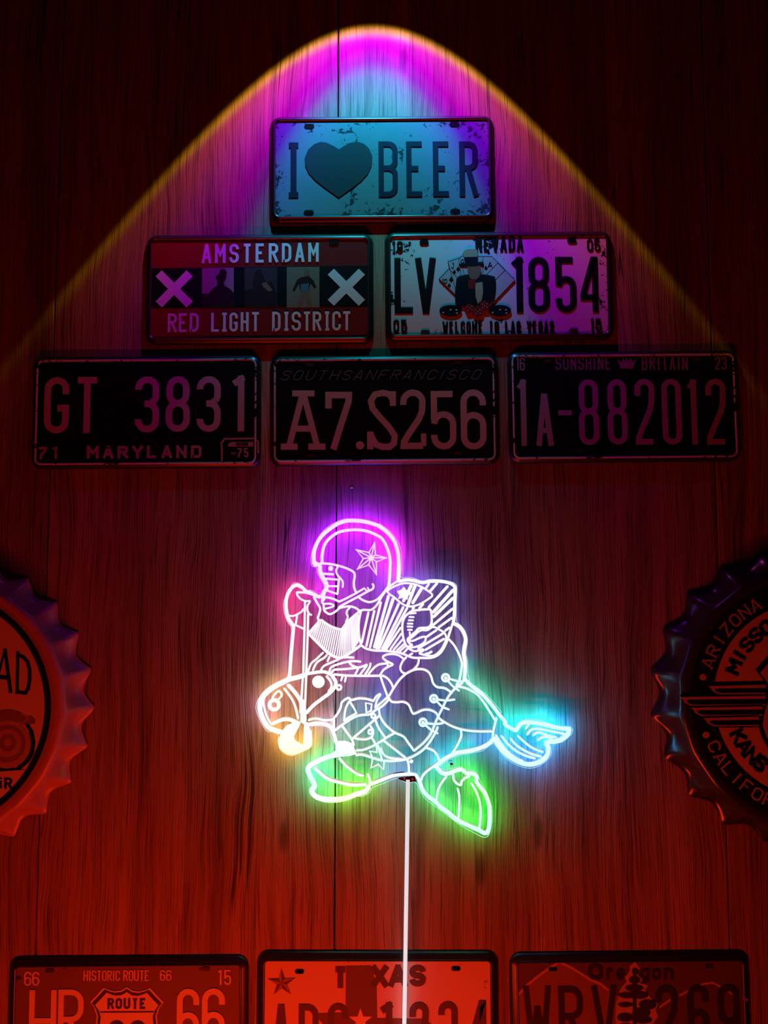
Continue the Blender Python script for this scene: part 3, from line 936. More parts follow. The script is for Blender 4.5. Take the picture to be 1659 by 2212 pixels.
tree = [(820, 135), (850, 175), (835, 215), (870, 250), (850, 270), (905, 285), (880, 310), (930, 375), (965, 400), (950, 440), (965, 480), (930, 530), (980, 620), (900, 640), (850, 700), (780, 700), (690, 640), (700, 540), (700, 420), (725, 320), (750, 280), (770, 260), (755, 235), (785, 200), (790, 160)]
p.poly(tree, lt9, 'tree_halo', 0.0004)
p.lines([[(818, 175), (818, 760)]], 24, bk9, 'tree_trunk', 0.0006)
for (x, y, rx, ry) in ((822, 195, 22, 22), (818, 250, 38, 26), (815, 300, 60, 24), (775, 345, 62, 22), (855, 345, 50, 26), (760, 405, 50, 18), (900, 405, 58, 34), (860, 455, 60, 34), (760, 485, 55, 30), (870, 500, 60, 26), (760, 550, 60, 30), (880, 570, 70, 34), (810, 620, 90, 30)):
    p.ell(x, y, rx, ry, bk9, 'fir_branch', 0.0005, 10)
p.slots([(304, 184)], 28, 12)
p.slots([(1287, 165)], 24, 12, bk9)


# ------------------------------------------------------------------ bottle caps
def cap(label, face_px, r_face, r_out, depth, skirt_mat, nfl, phase):
    c = px(face_px[0], face_px[1], depth)
    root = empty('bottle_cap_sign', (c.x, -0.001, c.z))
    tag(root, label, 'wall sign')
    N = nfl * 12
    V, Fc = [], []
    prof = [(-0.013, -depth + 0.0012, 0.0), (-0.006, -depth - 0.0004, 0.0), (0.0, -depth + 0.0016, 0.0)]
    K = 9
    for i in range(1, K + 1):
        t = i / K
        prof.append((t, None, t))
    idx = []
    for pr in prof:
        idx.append(len(V))
        for j in range(N):
            a = 2 * PI * j / N
            wave = math.cos(nfl * a + phase)
            wave = 0.75 * (abs(math.sin((nfl * a + phase) / 2)) * 2 - 1.0) - 0.25 * wave     # pinched ridges, round valleys
            if pr[1] is not None:
                r, y = r_face + pr[0], pr[1]
            else:
                t = pr[0]
                base = r_face + (r_out - 0.006 - r_face) * (t ** 1.25)
                r = base - 0.0070 * wave * min(1, t * 1.4)
                y = -depth + 0.0016 + (depth - 0.003) * (1 - (1 - t) ** 1.7) + 0.004 * wave * t * (1 - t)
            V.append((r * math.cos(a), y, r * math.sin(a)))
    for a, b in zip(idx[:-1], idx[1:]):
        for j in range(N):
            k = (j + 1) % N
            Fc.append((a + j, a + k, b + k, b + j))
    mobj('fluted_skirt', V, Fc, skirt_mat, root, True)
    return root, c, depth


class CapArt:
    def __init__(s, root, c, depth):
        s.root, s.c, s.y, s.k = root, c, -depth + 0.001, 0

    def loc(s, x, y):
        p = px(x, y, -s.y) - s.c
        return (p.x, p.z)

    def nxt(s):
        s.k += 1
        return s.y - 0.00015 * 1 - 0.00002 * s.k

    def disc(s, cx, cz, r, mat, name, n=96):
        V, Fc = [], []
        poly_prism(disc_pts(cx, cz, r, r, n), s.y + 0.001, s.nxt(), V, Fc)
        return mobj(name, V, Fc, mat, s.root)

    def poly(s, pts, mat, name):
        V, Fc = [], []
        poly_prism([s.loc(*q) for q in pts], s.y + 0.001, s.nxt(), V, Fc)
        return mobj(name, V, Fc, mat, s.root)

    def line(s, pts, w, mat, name, closed=False, metric=False):
        V, Fc = [], []
        ribbon(pts if metric else [s.loc(*q) for q in pts], w, s.y + 0.001, s.nxt(), V, Fc, closed)
        return mobj(name, V, Fc, mat, s.root)

    def arc_text(s, word, r, ang0, ang1, hgt, wid, sw, mat, inward=False, serif=True):
        """letters around the cap centre; baseline radius r; angles in degrees"""
        n = len(word)
        for i, ch in enumerate(word):
            V, Fc = [], []
            a = math.radians(ang0 + (ang1 - ang0) * i / (n - 1))
            ww = wid * (0.35 if ch == 'I' else 1.15 if ch == 'M' else 1.0)
            strokes = glyph(ch, ww, hgt)
            if serif:
                ex = []
                for st in strokes:
                    for e, e2 in ((st[0], st[1]), (st[-1], st[-2])):
                        if (abs(e[1]) < 1e-6 or abs(e[1] - hgt) < 1e-6) and abs(e2[1] - e[1]) > abs(e2[0] - e[0]) * 0.6:
                            ex.append([(e[0] - hgt * .11, e[1]), (e[0] + hgt * .11, e[1])])
                strokes = strokes + ex
            for si, st in enumerate(strokes):
                pts = []
                for x, y in st:
                    lx = x - ww / 2
                    if not inward:
                        rr = r + y
                        tang = (math.sin(a), -math.cos(a))
                        pts.append((rr * math.cos(a) + lx * tang[0], rr * math.sin(a) + lx * tang[1]))
                    else:
                        rr = r - y
                        tang = (-math.sin(a), math.cos(a))
                        pts.append((rr * math.cos(a) + lx * tang[0], rr * math.sin(a) + lx * tang[1]))
                th = sw * (0.6 if (serif and len(st) == 2 and abs(st[0][1] - st[1][1]) < 1e-6) else 1.0)
                ribbon(pts, th, s.y + 0.001, s.nxt(), V, Fc)
            mobj('letter', V, Fc, mat, s.root)


cap_pale = paint('cap_cream', (0.62, 0.50, 0.40), (0.1, 0.07, 0.05), 0.02, 0.42, 0.35, 30, False)
cap_skirt = plain('cap_cream_skirt', (0.46, 0.22, 0.25), 0.34, 0.0, 0.5)
cap_ring = paint('cap_ring_tan', (0.34, 0.22, 0.18), (0.1, 0.07, 0.05), 0.0, 0.42, 0.35, 31, False)
cap_black = paint('cap_black', (0.010, 0.010, 0.012), (0.05, 0.03, 0.03), 0.0, 0.36, 0.4, 32, False)
cap_bskirt = plain('cap_black_skirt', (0.030, 0.034, 0.040), 0.24, 0.0, 0.9)
cap_print = paint('cap_print_tan', (0.55, 0.42, 0.34), (0.2, 0.1, 0.1), 0.15, 0.45, 0.3, 33, False)
cap_grey = paint('cap_print_brown', (0.24, 0.15, 0.12), (0.1, 0.05, 0.05), 0.1, 0.45, 0.3, 34, False)
cap_mid = paint('cap_print_mid', (0.40, 0.28, 0.22), (0.1, 0.05, 0.05), 0.1, 0.45, 0.3, 35, False)

root, c, dp = cap('cream bottle cap sign with a vintage car, lettering AD visible', (-146, 1532), 0.1625, 0.187, 0.036, cap_skirt, 24, 0.6)
A = CapArt(root, c, dp)
A.disc(0, 0, 0.1555, cap_ring, 'face')
A.disc(0, 0, 0.1465, cap_black, 'black_ring')
A.disc(0, 0, 0.1385, cap_pale, 'picture_field')
KC = 846 / 130.0


def lc(pts):
    return [(x / KC, 1380 + y / KC) for x, y in pts]


ZW = 1.0 / KC / F * 0.965          # one crop pixel in metres
A.line(lc([(-70, 720), (75, 150)]), 34 * ZW, cap_black, 'letter')
A.line(lc([(75, 135), (158, 760)]), 52 * ZW, cap_black, 'letter')
A.line(lc([(-40, 525), (120, 545)]), 62 * ZW, cap_black, 'letter')
A.line(lc([(258, 170), (247, 775)]), 46 * ZW, cap_black, 'letter')
A.line(lc([(235, 215), (330, 250), (395, 320), (422, 430), (425, 560), (405, 690), (365, 760), (300, 750), (225, 735)]), 52 * ZW, cap_black, 'letter')
A.line(lc([(20, 1990), (20, 2100)]), 26 * ZW, cap_black, 'letter')
A.poly(lc([(8, 1945), (34, 1945), (34, 1970), (8, 1970)]), cap_black, 'letter')
A.line(lc([(84, 1945), (84, 2105)]), 36 * ZW, cap_black, 'letter')
A.line(lc([(70, 1960), (140, 1962), (166, 1985), (160, 2015), (130, 2030), (80, 2030)]), 30 * ZW, cap_black, 'letter')
A.line(lc([(125, 2030), (168, 2105)]), 36 * ZW, cap_black, 'letter')
A.poly(lc([(-420, 1180), (-300, 1000), (0, 1000), (150, 985), (280, 1020), (400, 1090), (440, 1075), (505, 1130), (500, 1190), (420, 1200), (300, 1200), (120, 1230), (-420, 1300)]), cap_grey, 'printed_car_body')
A.poly(lc([(350, 1190), (420, 1200), (480, 1300), (505, 1450), (490, 1600), (420, 1730), (300, 1830), (400, 1832), (0, 1862), (-400, 1862), (-400, 1800), (230, 1810), (350, 1690), (430, 1560), (440, 1420), (410, 1290)]), cap_black, 'printed_tyre')
for cx, cy, r, m in ((110, 1480, 325, cap_mid), (110, 1470, 255, cap_grey), (115, 1465, 190, cap_mid), (115, 1455, 120, cap_grey), (120, 1450, 55, cap_mid)):
    q = A.loc(*lc([(cx, cy)])[0])
    A.disc(q[0], q[1], r * ZW, m, 'printed_wheel', 40)
A.line(lc([(150, 1190), (310, 1185), (410, 1120)]), 9 * ZW, cap_pale, 'printed_fender_line')
A.line(lc([(300, 1040), (360, 1080), (400, 1115)]), 9 * ZW, cap_pale, 'printed_fender_line')

root, c, dp = cap('black bottle cap sign with winged shield, lettering ARIZONA and CALIFORNIA', (1751, 1512), 0.1600, 0.188, 0.036, cap_bskirt, 21, 0.4)
A = CapArt(root, c, dp)
A.disc(0, 0, 0.1530, cap_black, 'face')
A.disc(0, 0, 0.1195, cap_pale, 'picture_field')
A.arc_text('ARIZONA', 0.1262, 160, 119, 0.0140, 0.0105, 0.0019, cap_print)
A.arc_text('CALIFOR', 0.1402, 205, 245, 0.0140, 0.0105, 0.0019, cap_print, True)
A.arc_text('MISSO', 0.0945, 157, 121, 0.0155, 0.0115, 0.0034, cap_black)
A.arc_text('KANS', 0.1095, 206, 230, 0.0155, 0.0115, 0.0034, cap_black, True)
for x, y in ((1516.7, 1462), (1523.5, 1586.5)):
    q = A.loc(x, y)
    A.disc(q[0], q[1], 0.0040, cap_print, 'printed_dot', 16)
KR = 888 / 269.0


def rc(pts):
    return [(1390 + x / KR, 1150 + y / KR) for x, y in pts]


ZR = 1.0 / KR / F * 0.965
sl = [(888, 875), (795, 980), (850, 1050), (870, 1120), (860, 1190), (825, 1300), (815, 1380), (840, 1460), (888, 1545)]
mir = [(2 * 1192 - x, y) for x, y in sl[::-1]]
A.poly(rc(sl + [(1040, 1660), (1192, 1740), (1344, 1660)] + mir + [(1344, 900), (1192, 860), (1040, 900)]), cap_black, 'shield_border')
A.poly(rc(shrink(sl + [(1040, 1660), (1192, 1740), (1344, 1660)] + mir + [(1344, 900), (1192, 860), (1040, 900)], 0.93, (1192, 1250))), cap_pale, 'shield_field')
for xs, yt, yb, xe in ((462, 1092, 1150, 862), (262, 1170, 1232, 862), (337, 1245, 1305, 838), (425, 1318, 1378, 812)):
    for m in (0, 1):
        f = (lambda q: [(2 * 1192 - x, y) for x, y in q]) if m else (lambda q: q)
        A.poly(rc(f([(xs - 4, yt - 12), (xe, yt - 20), (xe, yb + 8), (xs + 60, yb + 10), (xs + 18, yb - 22)])), cap_black, 'wing_feather')
        A.poly(rc(f([(xs, yt + 2), (xe, yt - 8), (xe, yb - 2), (xs + 70, yb + 2), (xs + 25, yb - 20)])), cap_print, 'wing_feather')
        A.poly(rc(f([(xs + 34, yt + 26), (xs + 60, yt + 18), (xe, yt + 14), (xe, yb - 10), (xs + 80, yb - 6), (xs + 45, yb - 20)])), cap_black, 'wing_feather')

# ------------------------------------------------------------------ neon sign
TL = {'A': (600, 1100), 'B': (800, 1100), 'C': (600, 1270), 'D': (800, 1270), 'E': (545, 1430), 'F': (720, 1430),
      'G': (860, 1430), 'H': (1030, 1480), 'I': (640, 1590), 'J': (850, 1590)}
SIGN_Y = 0.024
LED_Y = 0.016
PXM = (D - SIGN_Y) / F                     # one photo pixel in metres at the sign


def tp(spec):
    """'A 560,800 545,700 B 130,250' -> photo pixels"""
    out, t = [], None
    for tok in spec.split():
        if tok in TL:
            t = TL[tok]
        else:
            a, b = tok.split(',')
            out.append((t[0] + float(a) / 7.0, t[1] + float(b) / 7.0))
    return out


ANCH = [((760, 1150), (.72, .06, 1)), ((690, 1240), (.80, .08, 1)), ((875, 1190), (.95, .03, .95)), ((790, 1230), (.6, .0, .9)),
        ((900, 1250), (.60, .50, 1)), ((980, 1255), (.50, .55, .95)), ((985, 1340), (.55, .50, 1)), ((1010, 1400), (.55, .50, .75)),
        ((630, 1290), (1, .25, .50)), ((625, 1380), (.95, .30, .60)), ((615, 1450), (.95, .60, .60)), ((575, 1475), (1, .80, .45)),
        ((553, 1540), (.85, .60, .75)), ((600, 1600), (1, .75, .25)), ((630, 1628), (1, .72, .03)), ((670, 1610), (1, .72, .15)),
        ((700, 1580), (.9, .6, .75)), ((725, 1620), (.3, .9, .75)), ((668, 1680), (.05, 1, .80)), ((720, 1635), (.15, 1, .55)),
        ((690, 1725), (.3, 1, .5)), ((740, 1732), (.55, 1, .08)), ((795, 1705), (.45, 1, .25)), ((860, 1680), (.35, .6, 1)),
        ((920, 1740), (0, 1, .45)), ((1040, 1800), (0, 1, .35)), ((1055, 1720), (.12, 1, .12)), ((1000, 1665), (.1, 1, .25)),
        ((960, 1630), (.1, .75, 1)), ((1050, 1605), (.1, .65, 1)), ((1010, 1475), (.15, .95, .75)), ((1060, 1530), (.05, 1, .70)),
        ((1120, 1575), (0, 1, .85)), ((1160, 1555), (0, 1, .9)), ((1235, 1580), (0, .75, 1)), ((1190, 1620), (0, .65, 1)), ((1135, 1655), (0, .62, 1)),
        ((800, 1360), (.75, .32, 1)), ((870, 1400), (.42, .28, 1)), ((760, 1450), (.9, .5, .95)), ((680, 1450), (1, .55, .65)), ((610, 1520), (1, .55, .28)), ((680, 1510), (1, .5, .45)),
        ((830, 1520), (.35, .5, 1)), ((900, 1580), (.1, .75, .95)), ((760, 1560), (.3, .8, .85)), ((820, 1640), (.1, 1, .7)), ((950, 1520), (.15, .5, 1)), ((880, 1480), (.45, .35, 1))]


DIM = [((980, 1255), .17), ((990, 1330), .15), ((1010, 1400), .18), ((1005, 1450), .35), ((553, 1540), .32), ((575, 1475), .40), ((600, 1600), .6),
       ((625, 1380), .35), ((615, 1450), .35), ((630, 1285), .5), ((860, 1680), .4), ((910, 1250), .40), ((1050, 1520), .55), ((760, 1150), 1.0), ((690, 1230), 1.0),
       ((875, 1200), 1.0), ((640, 1630), .9), ((730, 1730), .9), ((660, 1690), .7), ((950, 1760), 1.0), ((1060, 1740), .9), ((1160, 1560), 1.1), ((1150, 1650), 1.1), ((1230, 1590), 1.1),
       ((1000, 1625), .6), ((820, 1450), .5), ((850, 1560), .6), ((820, 1360), .4), ((720, 1390), .4), ((740, 1560), .5)]


def glevel(x, y):
    s = c = 0.0
    for (ax, ay), v in DIM:
        w = 1.0 / (((x - ax) ** 2 + (y - ay) ** 2) + 60.0) ** 1.6
        s += w
        c += w * v
    return c / s


def gcol(x, y):
    s, c = 0.0, [0, 0, 0]
    for (ax, ay), col in ANCH:
        w = 1.0 / (((x - ax) ** 2 + (y - ay) ** 2) + 60.0) ** 1.6
        s += w
        for i in range(3):
            c[i] += w * col[i]
    return tuple(v / s for v in c)


def catmull(P, closed=False, sub=4):
    n = len(P)
    if n < 3:
        return list(P)
    out = []
    for i in range(n if closed else n - 1):
        p1, p2 = P[i], P[(i + 1) % n]
        p0 = P[i - 1] if (i > 0 or closed) else p1
        p3 = P[(i + 2) % n] if (i + 2 < n or closed) else p2
        for k in range(sub):
            t = k / sub
            out.append(tuple(0.5 * ((2 * p1[j]) + (-p0[j] + p2[j]) * t + (2 * p0[j] - 5 * p1[j] + 4 * p2[j] - p3[j]) * t * t + (-p0[j] + 3 * p1[j] - 3 * p2[j] + p3[j]) * t ** 3) for j in range(2)))
    if not closed:
        out.append(P[-1])
    return out


SIGNC = px(850, 1690, SIGN_Y)
sign = empty('neon_sign', (SIGNC.x, 0, SIGNC.z))
tag(sign, 'glowing multicoloured neon sign of a football player riding a horse costume', 'neon sign')


def tube(P, wpx, ydist, V, Fc, Cc, closed=False, sides=6, flat=0.6):
    pts = [px(x, y, ydist) for x, y in P]
    r = wpx * PXM / 2
    n = len(pts)
    b = len(V)
    for i in range(n):
        a = pts[i - 1] if (i > 0 or closed) else pts[i]
        c = pts[(i + 1) % n] if (i < n - 1 or closed) else pts[i]
        d = c - a
        if d.length < 1e-9:
            d = Vector((1, 0, 0))
        d.normalize()
        nrm = Vector((-d.z, 0, d.x))
        col = gcol(*P[i])
        for k in range(sides):
            an = 2 * PI * k / sides
            v = pts[i] + nrm * (r * math.cos(an)) + Vector((0, -1, 0)) * (r * flat * math.sin(an))
            V.append((v.x - SIGNC.x, v.y, v.z - SIGNC.z))
            Cc.append(col)
    for i in range(n if closed else n - 1):
        s, t = b + sides * i, b + sides * ((i + 1) % n)
        for k in range(sides):
            l = (k + 1) % sides
            Fc.append((s + k, s + l, t + l, t + k))
    if not closed:
        for i in (0, n - 1):
            s = b + sides * i
            # rounded end
            e = pts[i]
            d = (pts[0] - pts[1]) if i == 0 else (pts[-1] - pts[-2])
            if d.length > 1e-9:
                d.normalize()
            v = e + d * (r * 0.9)
            V.append((v.x - SIGNC.x, v.y, v.z - SIGNC.z))
            Cc.append(gcol(*P[i]))
            for k in range(sides):
                Fc.append((s + k, s + (k + 1) % sides, len(V) - 1))


def band(P, wpx, ydist, V, Fc, Cc, closed=False):
    """flat band parallel to the wall"""
    pts = [px(x, y, SIGN_Y) for x, y in P]
    n, b, r = len(pts), len(V), wpx * PXM / 2
    for i in range(n):
        a = pts[i - 1] if (i > 0 or closed) else pts[i]
        c = pts[(i + 1) % n] if (i < n - 1 or closed) else pts[i]
        d = c - a
        d = d.normalized() if d.length > 1e-9 else Vector((1, 0, 0))
        nrm = Vector((-d.z, 0, d.x))
        for sg in (1, -1):
            v = pts[i] + nrm * (r * sg)
            V.append((v.x - SIGNC.x, -ydist, v.z - SIGNC.z))
            g = gcol(*P[i])
            m, lv = max(g), glevel(*P[i])
            g = [lv * (v / m) ** 2.6 for v in g]
            Cc.append((g[0] * 0.62, g[1] * 1.0, g[2] * 1.6))
    for i in range(n if closed else n - 1):
        s, t = b + 2 * i, b + 2 * ((i + 1) % n)
        Fc.append((s, s + 1, t + 1, t))


def blob(P, V, Fc, Cc, y=SIGN_Y + 0.0004):
    b = len(V)
    for x, yy in P:
        v = px(x, yy, y)
        V.append((v.x - SIGNC.x, v.y, v.z - SIGNC.z))
        Cc.append(gcol(x, yy))
    Fc.append(tuple(range(b, b + len(P))))


def circ(tile, cx, cy, r, n=14):
    o = TL[tile]
    return [(o[0] + (cx + r * math.cos(2 * PI * i / n)) / 7, o[1] + (cy + r * math.sin(2 * PI * i / n)) / 7) for i in range(n)]


def feature(name, strokes, label=None, dim=1.0):
    """strokes: (width_px, spec, mode) with mode s smooth, l straight, c closed smooth, k closed straight, b filled"""
    V, Fc, Cc = [], [], []
    LV, LF, LC = [], [], []
    BV, BF, BC = [], [], []
    EV, EF, EC = [], [], []
    for k, (w, spec, mode) in enumerate(strokes):
        P = tp(spec) if isinstance(spec, str) else list(spec)
        if mode == 'b':
            blob(P, V, Fc, Cc)
            continue
        quiet = mode in 'SCL'          # no led strip behind it, only the added glow band
        mode = mode.lower()
        if mode == 's':
            P = catmull(P)
        elif mode == 'c':
            P = catmull(P, True)
        elif mode in 'lk':
            # add in-between points so the colour can drift along the line
            Q = []
            m = len(P)
            for i in range(m if mode == 'k' else m - 1):
                a, c = P[i], P[(i + 1) % m]
                st = max(1, int(math.hypot(c[0] - a[0], c[1] - a[1]) / 30))
                Q += [(a[0] + (c[0] - a[0]) * t / st, a[1] + (c[1] - a[1]) * t / st) for t in range(st)]
            if mode == 'l':
                Q.append(P[-1])
            P = Q
        tube(P, w * (0.87 if w < 6.4 else 0.94), SIGN_Y + 0.00003 * k, V, Fc, Cc, mode in 'ck')
        if w >= 6.4 and not quiet:
            band(P, 4.0, LED_Y, LV, LF, LC, mode in 'ck')
            band(P, 5.0, LED_Y + 0.0008, BV, BF, BC, mode in 'ck')
        else:
            band(P, w * 0.5 * dim, SIGN_Y - 0.0056, EV, EF, EC, mode in 'ck')  # added glowing band that colours the wall behind thin lines
            band(P, w * 0.95, SIGN_Y - 0.0052, BV, BF, BC, mode in 'ck')  # added opaque band, keeps the line's own light off the wall
    o = mobj(name, V, Fc, M_LINE, sign, True, Cc, label)
    if LV:
        mobj('led_strip', LV, LF, M_LED, o, False, LC)
    if BV:
        mobj('light_block_backing', BV, BF, M_WHITEP, o)
    if EV:
        mobj('added_back_glow', EV, EF, M_BACK_GLOW, o, False, EC)
    return o


feature('helmet', [
    (8.5, 'A 550,800 545,700 560,600 610,480 690,380 800,290 920,215 1060,175 1200,175 1350,195 1480,235 B 130,255 260,355 360,480 415,640 430,800 428,950 422,1060', 's'),
    (6.5, 'A 670,810 668,720 692,580 745,480 825,405 930,345 1080,315 1220,312 1360,335 1480,385 B 180,450 255,590 297,740 297,900 288,1080 270,1180', 's'),
    (5.5, 'A 560,800 620,825 700,820 830,835 980,872 1080,912 1150,955 1163,1020 1150,1100 1155,1180 1182,1260', 's'),
    (9.5, 'A 545,800 560,835 620,840', 'l'),
    (5.0, 'B 285,1150 200,1260 110,1360 0,1405 A 1320,1390 1260,1360 1215,1325', 's'),
    (5.0, 'B 420,1080 330,1140 270,1190 180,1310 110,1430 60,1490 0,1525 A 1300,1522 1235,1540', 's')])
st = [(1465, 500), (1475, 690), (1650, 735), (1490, 795), (1495, 995), (1375, 840), (1200, 910), (1295, 745), (1180, 610), (1380, 655)]
sA = [(600 + x / 7, 1100 + y / 7) for x, y in st]
sc = (600 + 1412 / 7, 1100 + 732 / 7)
feature('star_emblem', [(4.0, sA, 'k')] + [(3.0, [q, sc], 'l') for q in sA])
feature('face', [
    (9.5, 'A 640,860 640,930 665,1000 700,1065 735,1130 735,1200 700,1250 685,1310 690,1370', 's'),
    (4.5, 'A 670,1330 670,1400 690,1428 780,1430 840,1448 830,1475 740,1500 705,1505', 's'),
    (5.0, 'A 690,1430 700,1520 730,1560 790,1588 870,1550 930,1500 1000,1480 1090,1470 1180,1495 1235,1540', 's'),
    (4.5, 'C 1090,300 1050,340 1040,390 1058,440 1030,515', 's'),
    (1, circ('A', 800, 895, 38), 'b'),
    (5.0, 'C 545,140 590,220 640,310 628,380 605,450 622,500', 's'),
    (4.5, 'A 905,870 882,930 905,1000 960,1060 985,1110 980,1180', 's')])
feature('face_guard', [
    (5.5, 'A 690,975 840,985', 'l'), (5.0, 'A 720,1050 930,1066', 'l'), (4.6, 'A 745,1162 905,1166', 'l'),
    (4.6, 'A 735,1225 830,1260 900,1282', 's'), (4.8, 'A 924,1070 902,1285', 'l')])
feature('chin_strap', [
    (5.0, 'A 720,1330 820,1350 930,1398', 's'), (5.0, 'A 930,1398 1050,1342 1180,1272 1310,1195 1345,1240', 'l'),
    (5.2, 'A 920,1495 960,1460 1200,1332 1350,1250 1425,1212 1447,1180 1445,1145 1430,1132', 's'), (4.0, 'A 1358,1185 1378,1222', 'l')])
feature('hand', [
    (8.0, 'A 640,1325 580,1310 500,1265 430,1240 370,1185 300,1150 240,1165 190,1215 C 150,100 128,180 125,260 130,340 152,440 190,510 240,575', 's'),
    (5.0, 'A 640,1325 480,1270 290,1255', 's'),
    (4.5, 'A 285,1255 300,1310 350,1360 420,1390 485,1390 450,1460 445,1520 470,1580 510,1600', 's'),
    (4.5, 'C 165,420 230,425 290,400 360,360 385,318', 's'), (4.5, 'C 290,400 282,480 265,570', 's'), (4.5, 'C 285,570 390,620', 'l'),
    (9.0, 'A 430,1250 520,1275', 'l')])
feature('arm', [(7.2, 'C 240,575 230,700 212,900 195,1100 178,1340', 's')])
feature('hobby_stick', [(4.8, 'C 410,200 402,650 390,1060 E 768,180 757,300 742,540 725,760', 's'), (4.8, 'C 458,390 448,800 432,1200 E 815,180 810,300 800,560 790,860', 's')])


def lerp_poly(P, t):
    L = [0]
    for a, b in zip(P[:-1], P[1:]):
        L.append(L[-1] + math.hypot(b[0] - a[0], b[1] - a[1]))
    d = t * L[-1]
    for i in range(len(P) - 1):
        if d <= L[i + 1] or i == len(P) - 2:
            k = (d - L[i]) / (L[i + 1] - L[i])
            return (P[i][0] + (P[i + 1][0] - P[i][0]) * k, P[i][1] + (P[i + 1][1] - P[i][1]) * k)


top = tp('C 560,560 640,510 700,530 800,590 910,630 970,630 1030,550 1130,450 1225,375')
bot = tp('C 475,700 540,775 640,875 730,965 800,1010 880,1045 940,1055 1000,1040 1130,960 1235,790')
pl = [(3.1, [lerp_poly(top, (i + .5) / 27), lerp_poly(bot, (i + .5) / 27)], 'l') for i in range(27)]
feature('ruffled_collar', [
    (5.0, 'C 615,500 660,488 700,518 800,580 910,620 970,620 1030,540 1130,440 1250,345', 's'), (4.5, 'C 620,505 460,685', 'l'),
    (6.0, 'C 460,690 540,770 640,870 730,960 800,1010 880,1050 940,1060 1000,1040 1130,960 1260,865', 's'),
    (5.0, 'C 1260,340 1228,500 1222,640 1235,760 1258,860', 's')] + pl, dim=0.35)
feature('jersey', [
    (7.2, 'B 428,1090 550,1068 650,1078 780,1110 900,1092 1050,1088 1180,1112 1255,1150 1282,1210 1278,1400 1272,1560 D 1268,420 1255,535', 's'),
    (5.0, 'C 1260,868 1340,920 1480,950 D 200,952 400,972 520,1010 640,1055 760,1060 900,1060 1000,1030 1080,960 1150,830 1200,680 1248,535', 's')])
stripes = [(5.5, (-30, 370), (-130, 830)), (5.5, (60, 345), (-60, 880)), (5.5, (160, 215), (-5, 900)), (6.5, (275, 120), (60, 900)), (7, (345, 165), (95, 915)),
           (6, (430, 240), (130, 920)), (6, (500, 290), (180, 925)), (5.5, (560, 300), (215, 925)), (5, (460, 600), (240, 930)), (4.6, (470, 690), (300, 935)),
           (4.6, (490, 780), (350, 940)), (4.6, (510, 850), (400, 950)), (4.6, (535, 880), (440, 965)), (4.6, (572, 910), (500, 990)), (4.6, (640, 990), (590, 1020)),
           (6.9, (680, -40), (560, 280)), (6.9, (780, 0), (640, 230)), (6.9, (620, -40), (500, 200)), (6, (800, 240), (740, 315)), (5, (890, -65), (840, 5)), (6, (1010, -70), (905, 50)), (6, (660, 290), (640, 330)),
           (6, (1170, -25), (880, 300)), (6.9, (1255, 30), (950, 370)), (6.5, (1255, 150), (955, 440)), (5.5, (1250, 312), (940, 570)), (5, (1240, 450), (1030, 600)), (5, (1200, 600), (1130, 650))]
feature('jersey_stripes', [(w, [(800 + a[0] / 7, 1270 + a[1] / 7), (800 + b[0] / 7, 1270 + b[1] / 7)], 'L') for w, a, b in stripes], dim=0.25)
feature('shoulder_patch', [
    (4.5, 'B 260,1250 340,1180 480,1125 600,1122 720,1150 850,1220 938,1300 860,1370 760,1430 660,1465 580,1470 480,1430 370,1340', 'c'),
    (1, tp('B 400,1240 460,1220 510,1170 550,1230 630,1260 575,1310 560,1370 490,1340 420,1360 440,1300'), 'b')])
feature('football', [
    (5.2, 'D 640,350 730,335 850,325 912,335 930,450 920,550 870,600 740,610 690,660 600,740 562,790 600,848 632,862 590,890 540,870 500,760 485,640 490,520 530,430 600,370', 'c')]
    + [(4.2, 'D ' + s, 'l') for s in ('600,390 690,380', '588,440 660,442', '575,490 650,492', '562,540 642,542', '558,585 640,587', '565,635 632,635', '595,665 600,740')])
feature('glove', [
    (4.6, 'D 562,790 640,740 720,670 780,640 860,640 950,592 1040,630 1120,680 1150,760 1120,850 1060,950 960,1028 850,1020 740,990 800,952 788,930 680,960 600,930 592,910 700,890 800,840 835,790 828,740 760,752 650,800 592,802', 's')]
    + [(5.0, 'D ' + s, 'l') for s in ('1000,640 852,742', '1100,690 720,920', '1118,770 830,940', '930,962 890,988 830,1002')])
feature('cuff', [(4.8, 'D 545,1050 490,1110 455,1190 462,1250 500,1288 540,1295', 's'), (4.8, 'D 735,1065 725,1140 690,1200 640,1245', 's')])
feature('ribbon_bow', [
    (4.8, 'D 510,1080 430,1022 340,1002 240,1012 188,1050 230,1098 290,1130 342,1160 280,1190 200,1240 150,1315', 's'),
    (4.5, 'D 260,1130 262,1185', 'l'), (4.8, 'D 250,1142 130,1160 50,1215 C 1370,1310', 's')])
feature('back', [
    (8.2, 'D 1258,535 1350,590 1410,680 1442,780 1420,900 1410,1000 1430,1100 1432,1250 1420,1400', 's'),
    (5.0, 'D 1190,780 1270,870 1340,1000 1380,1110 1383,1200 1350,1380 1300,1480', 's')])
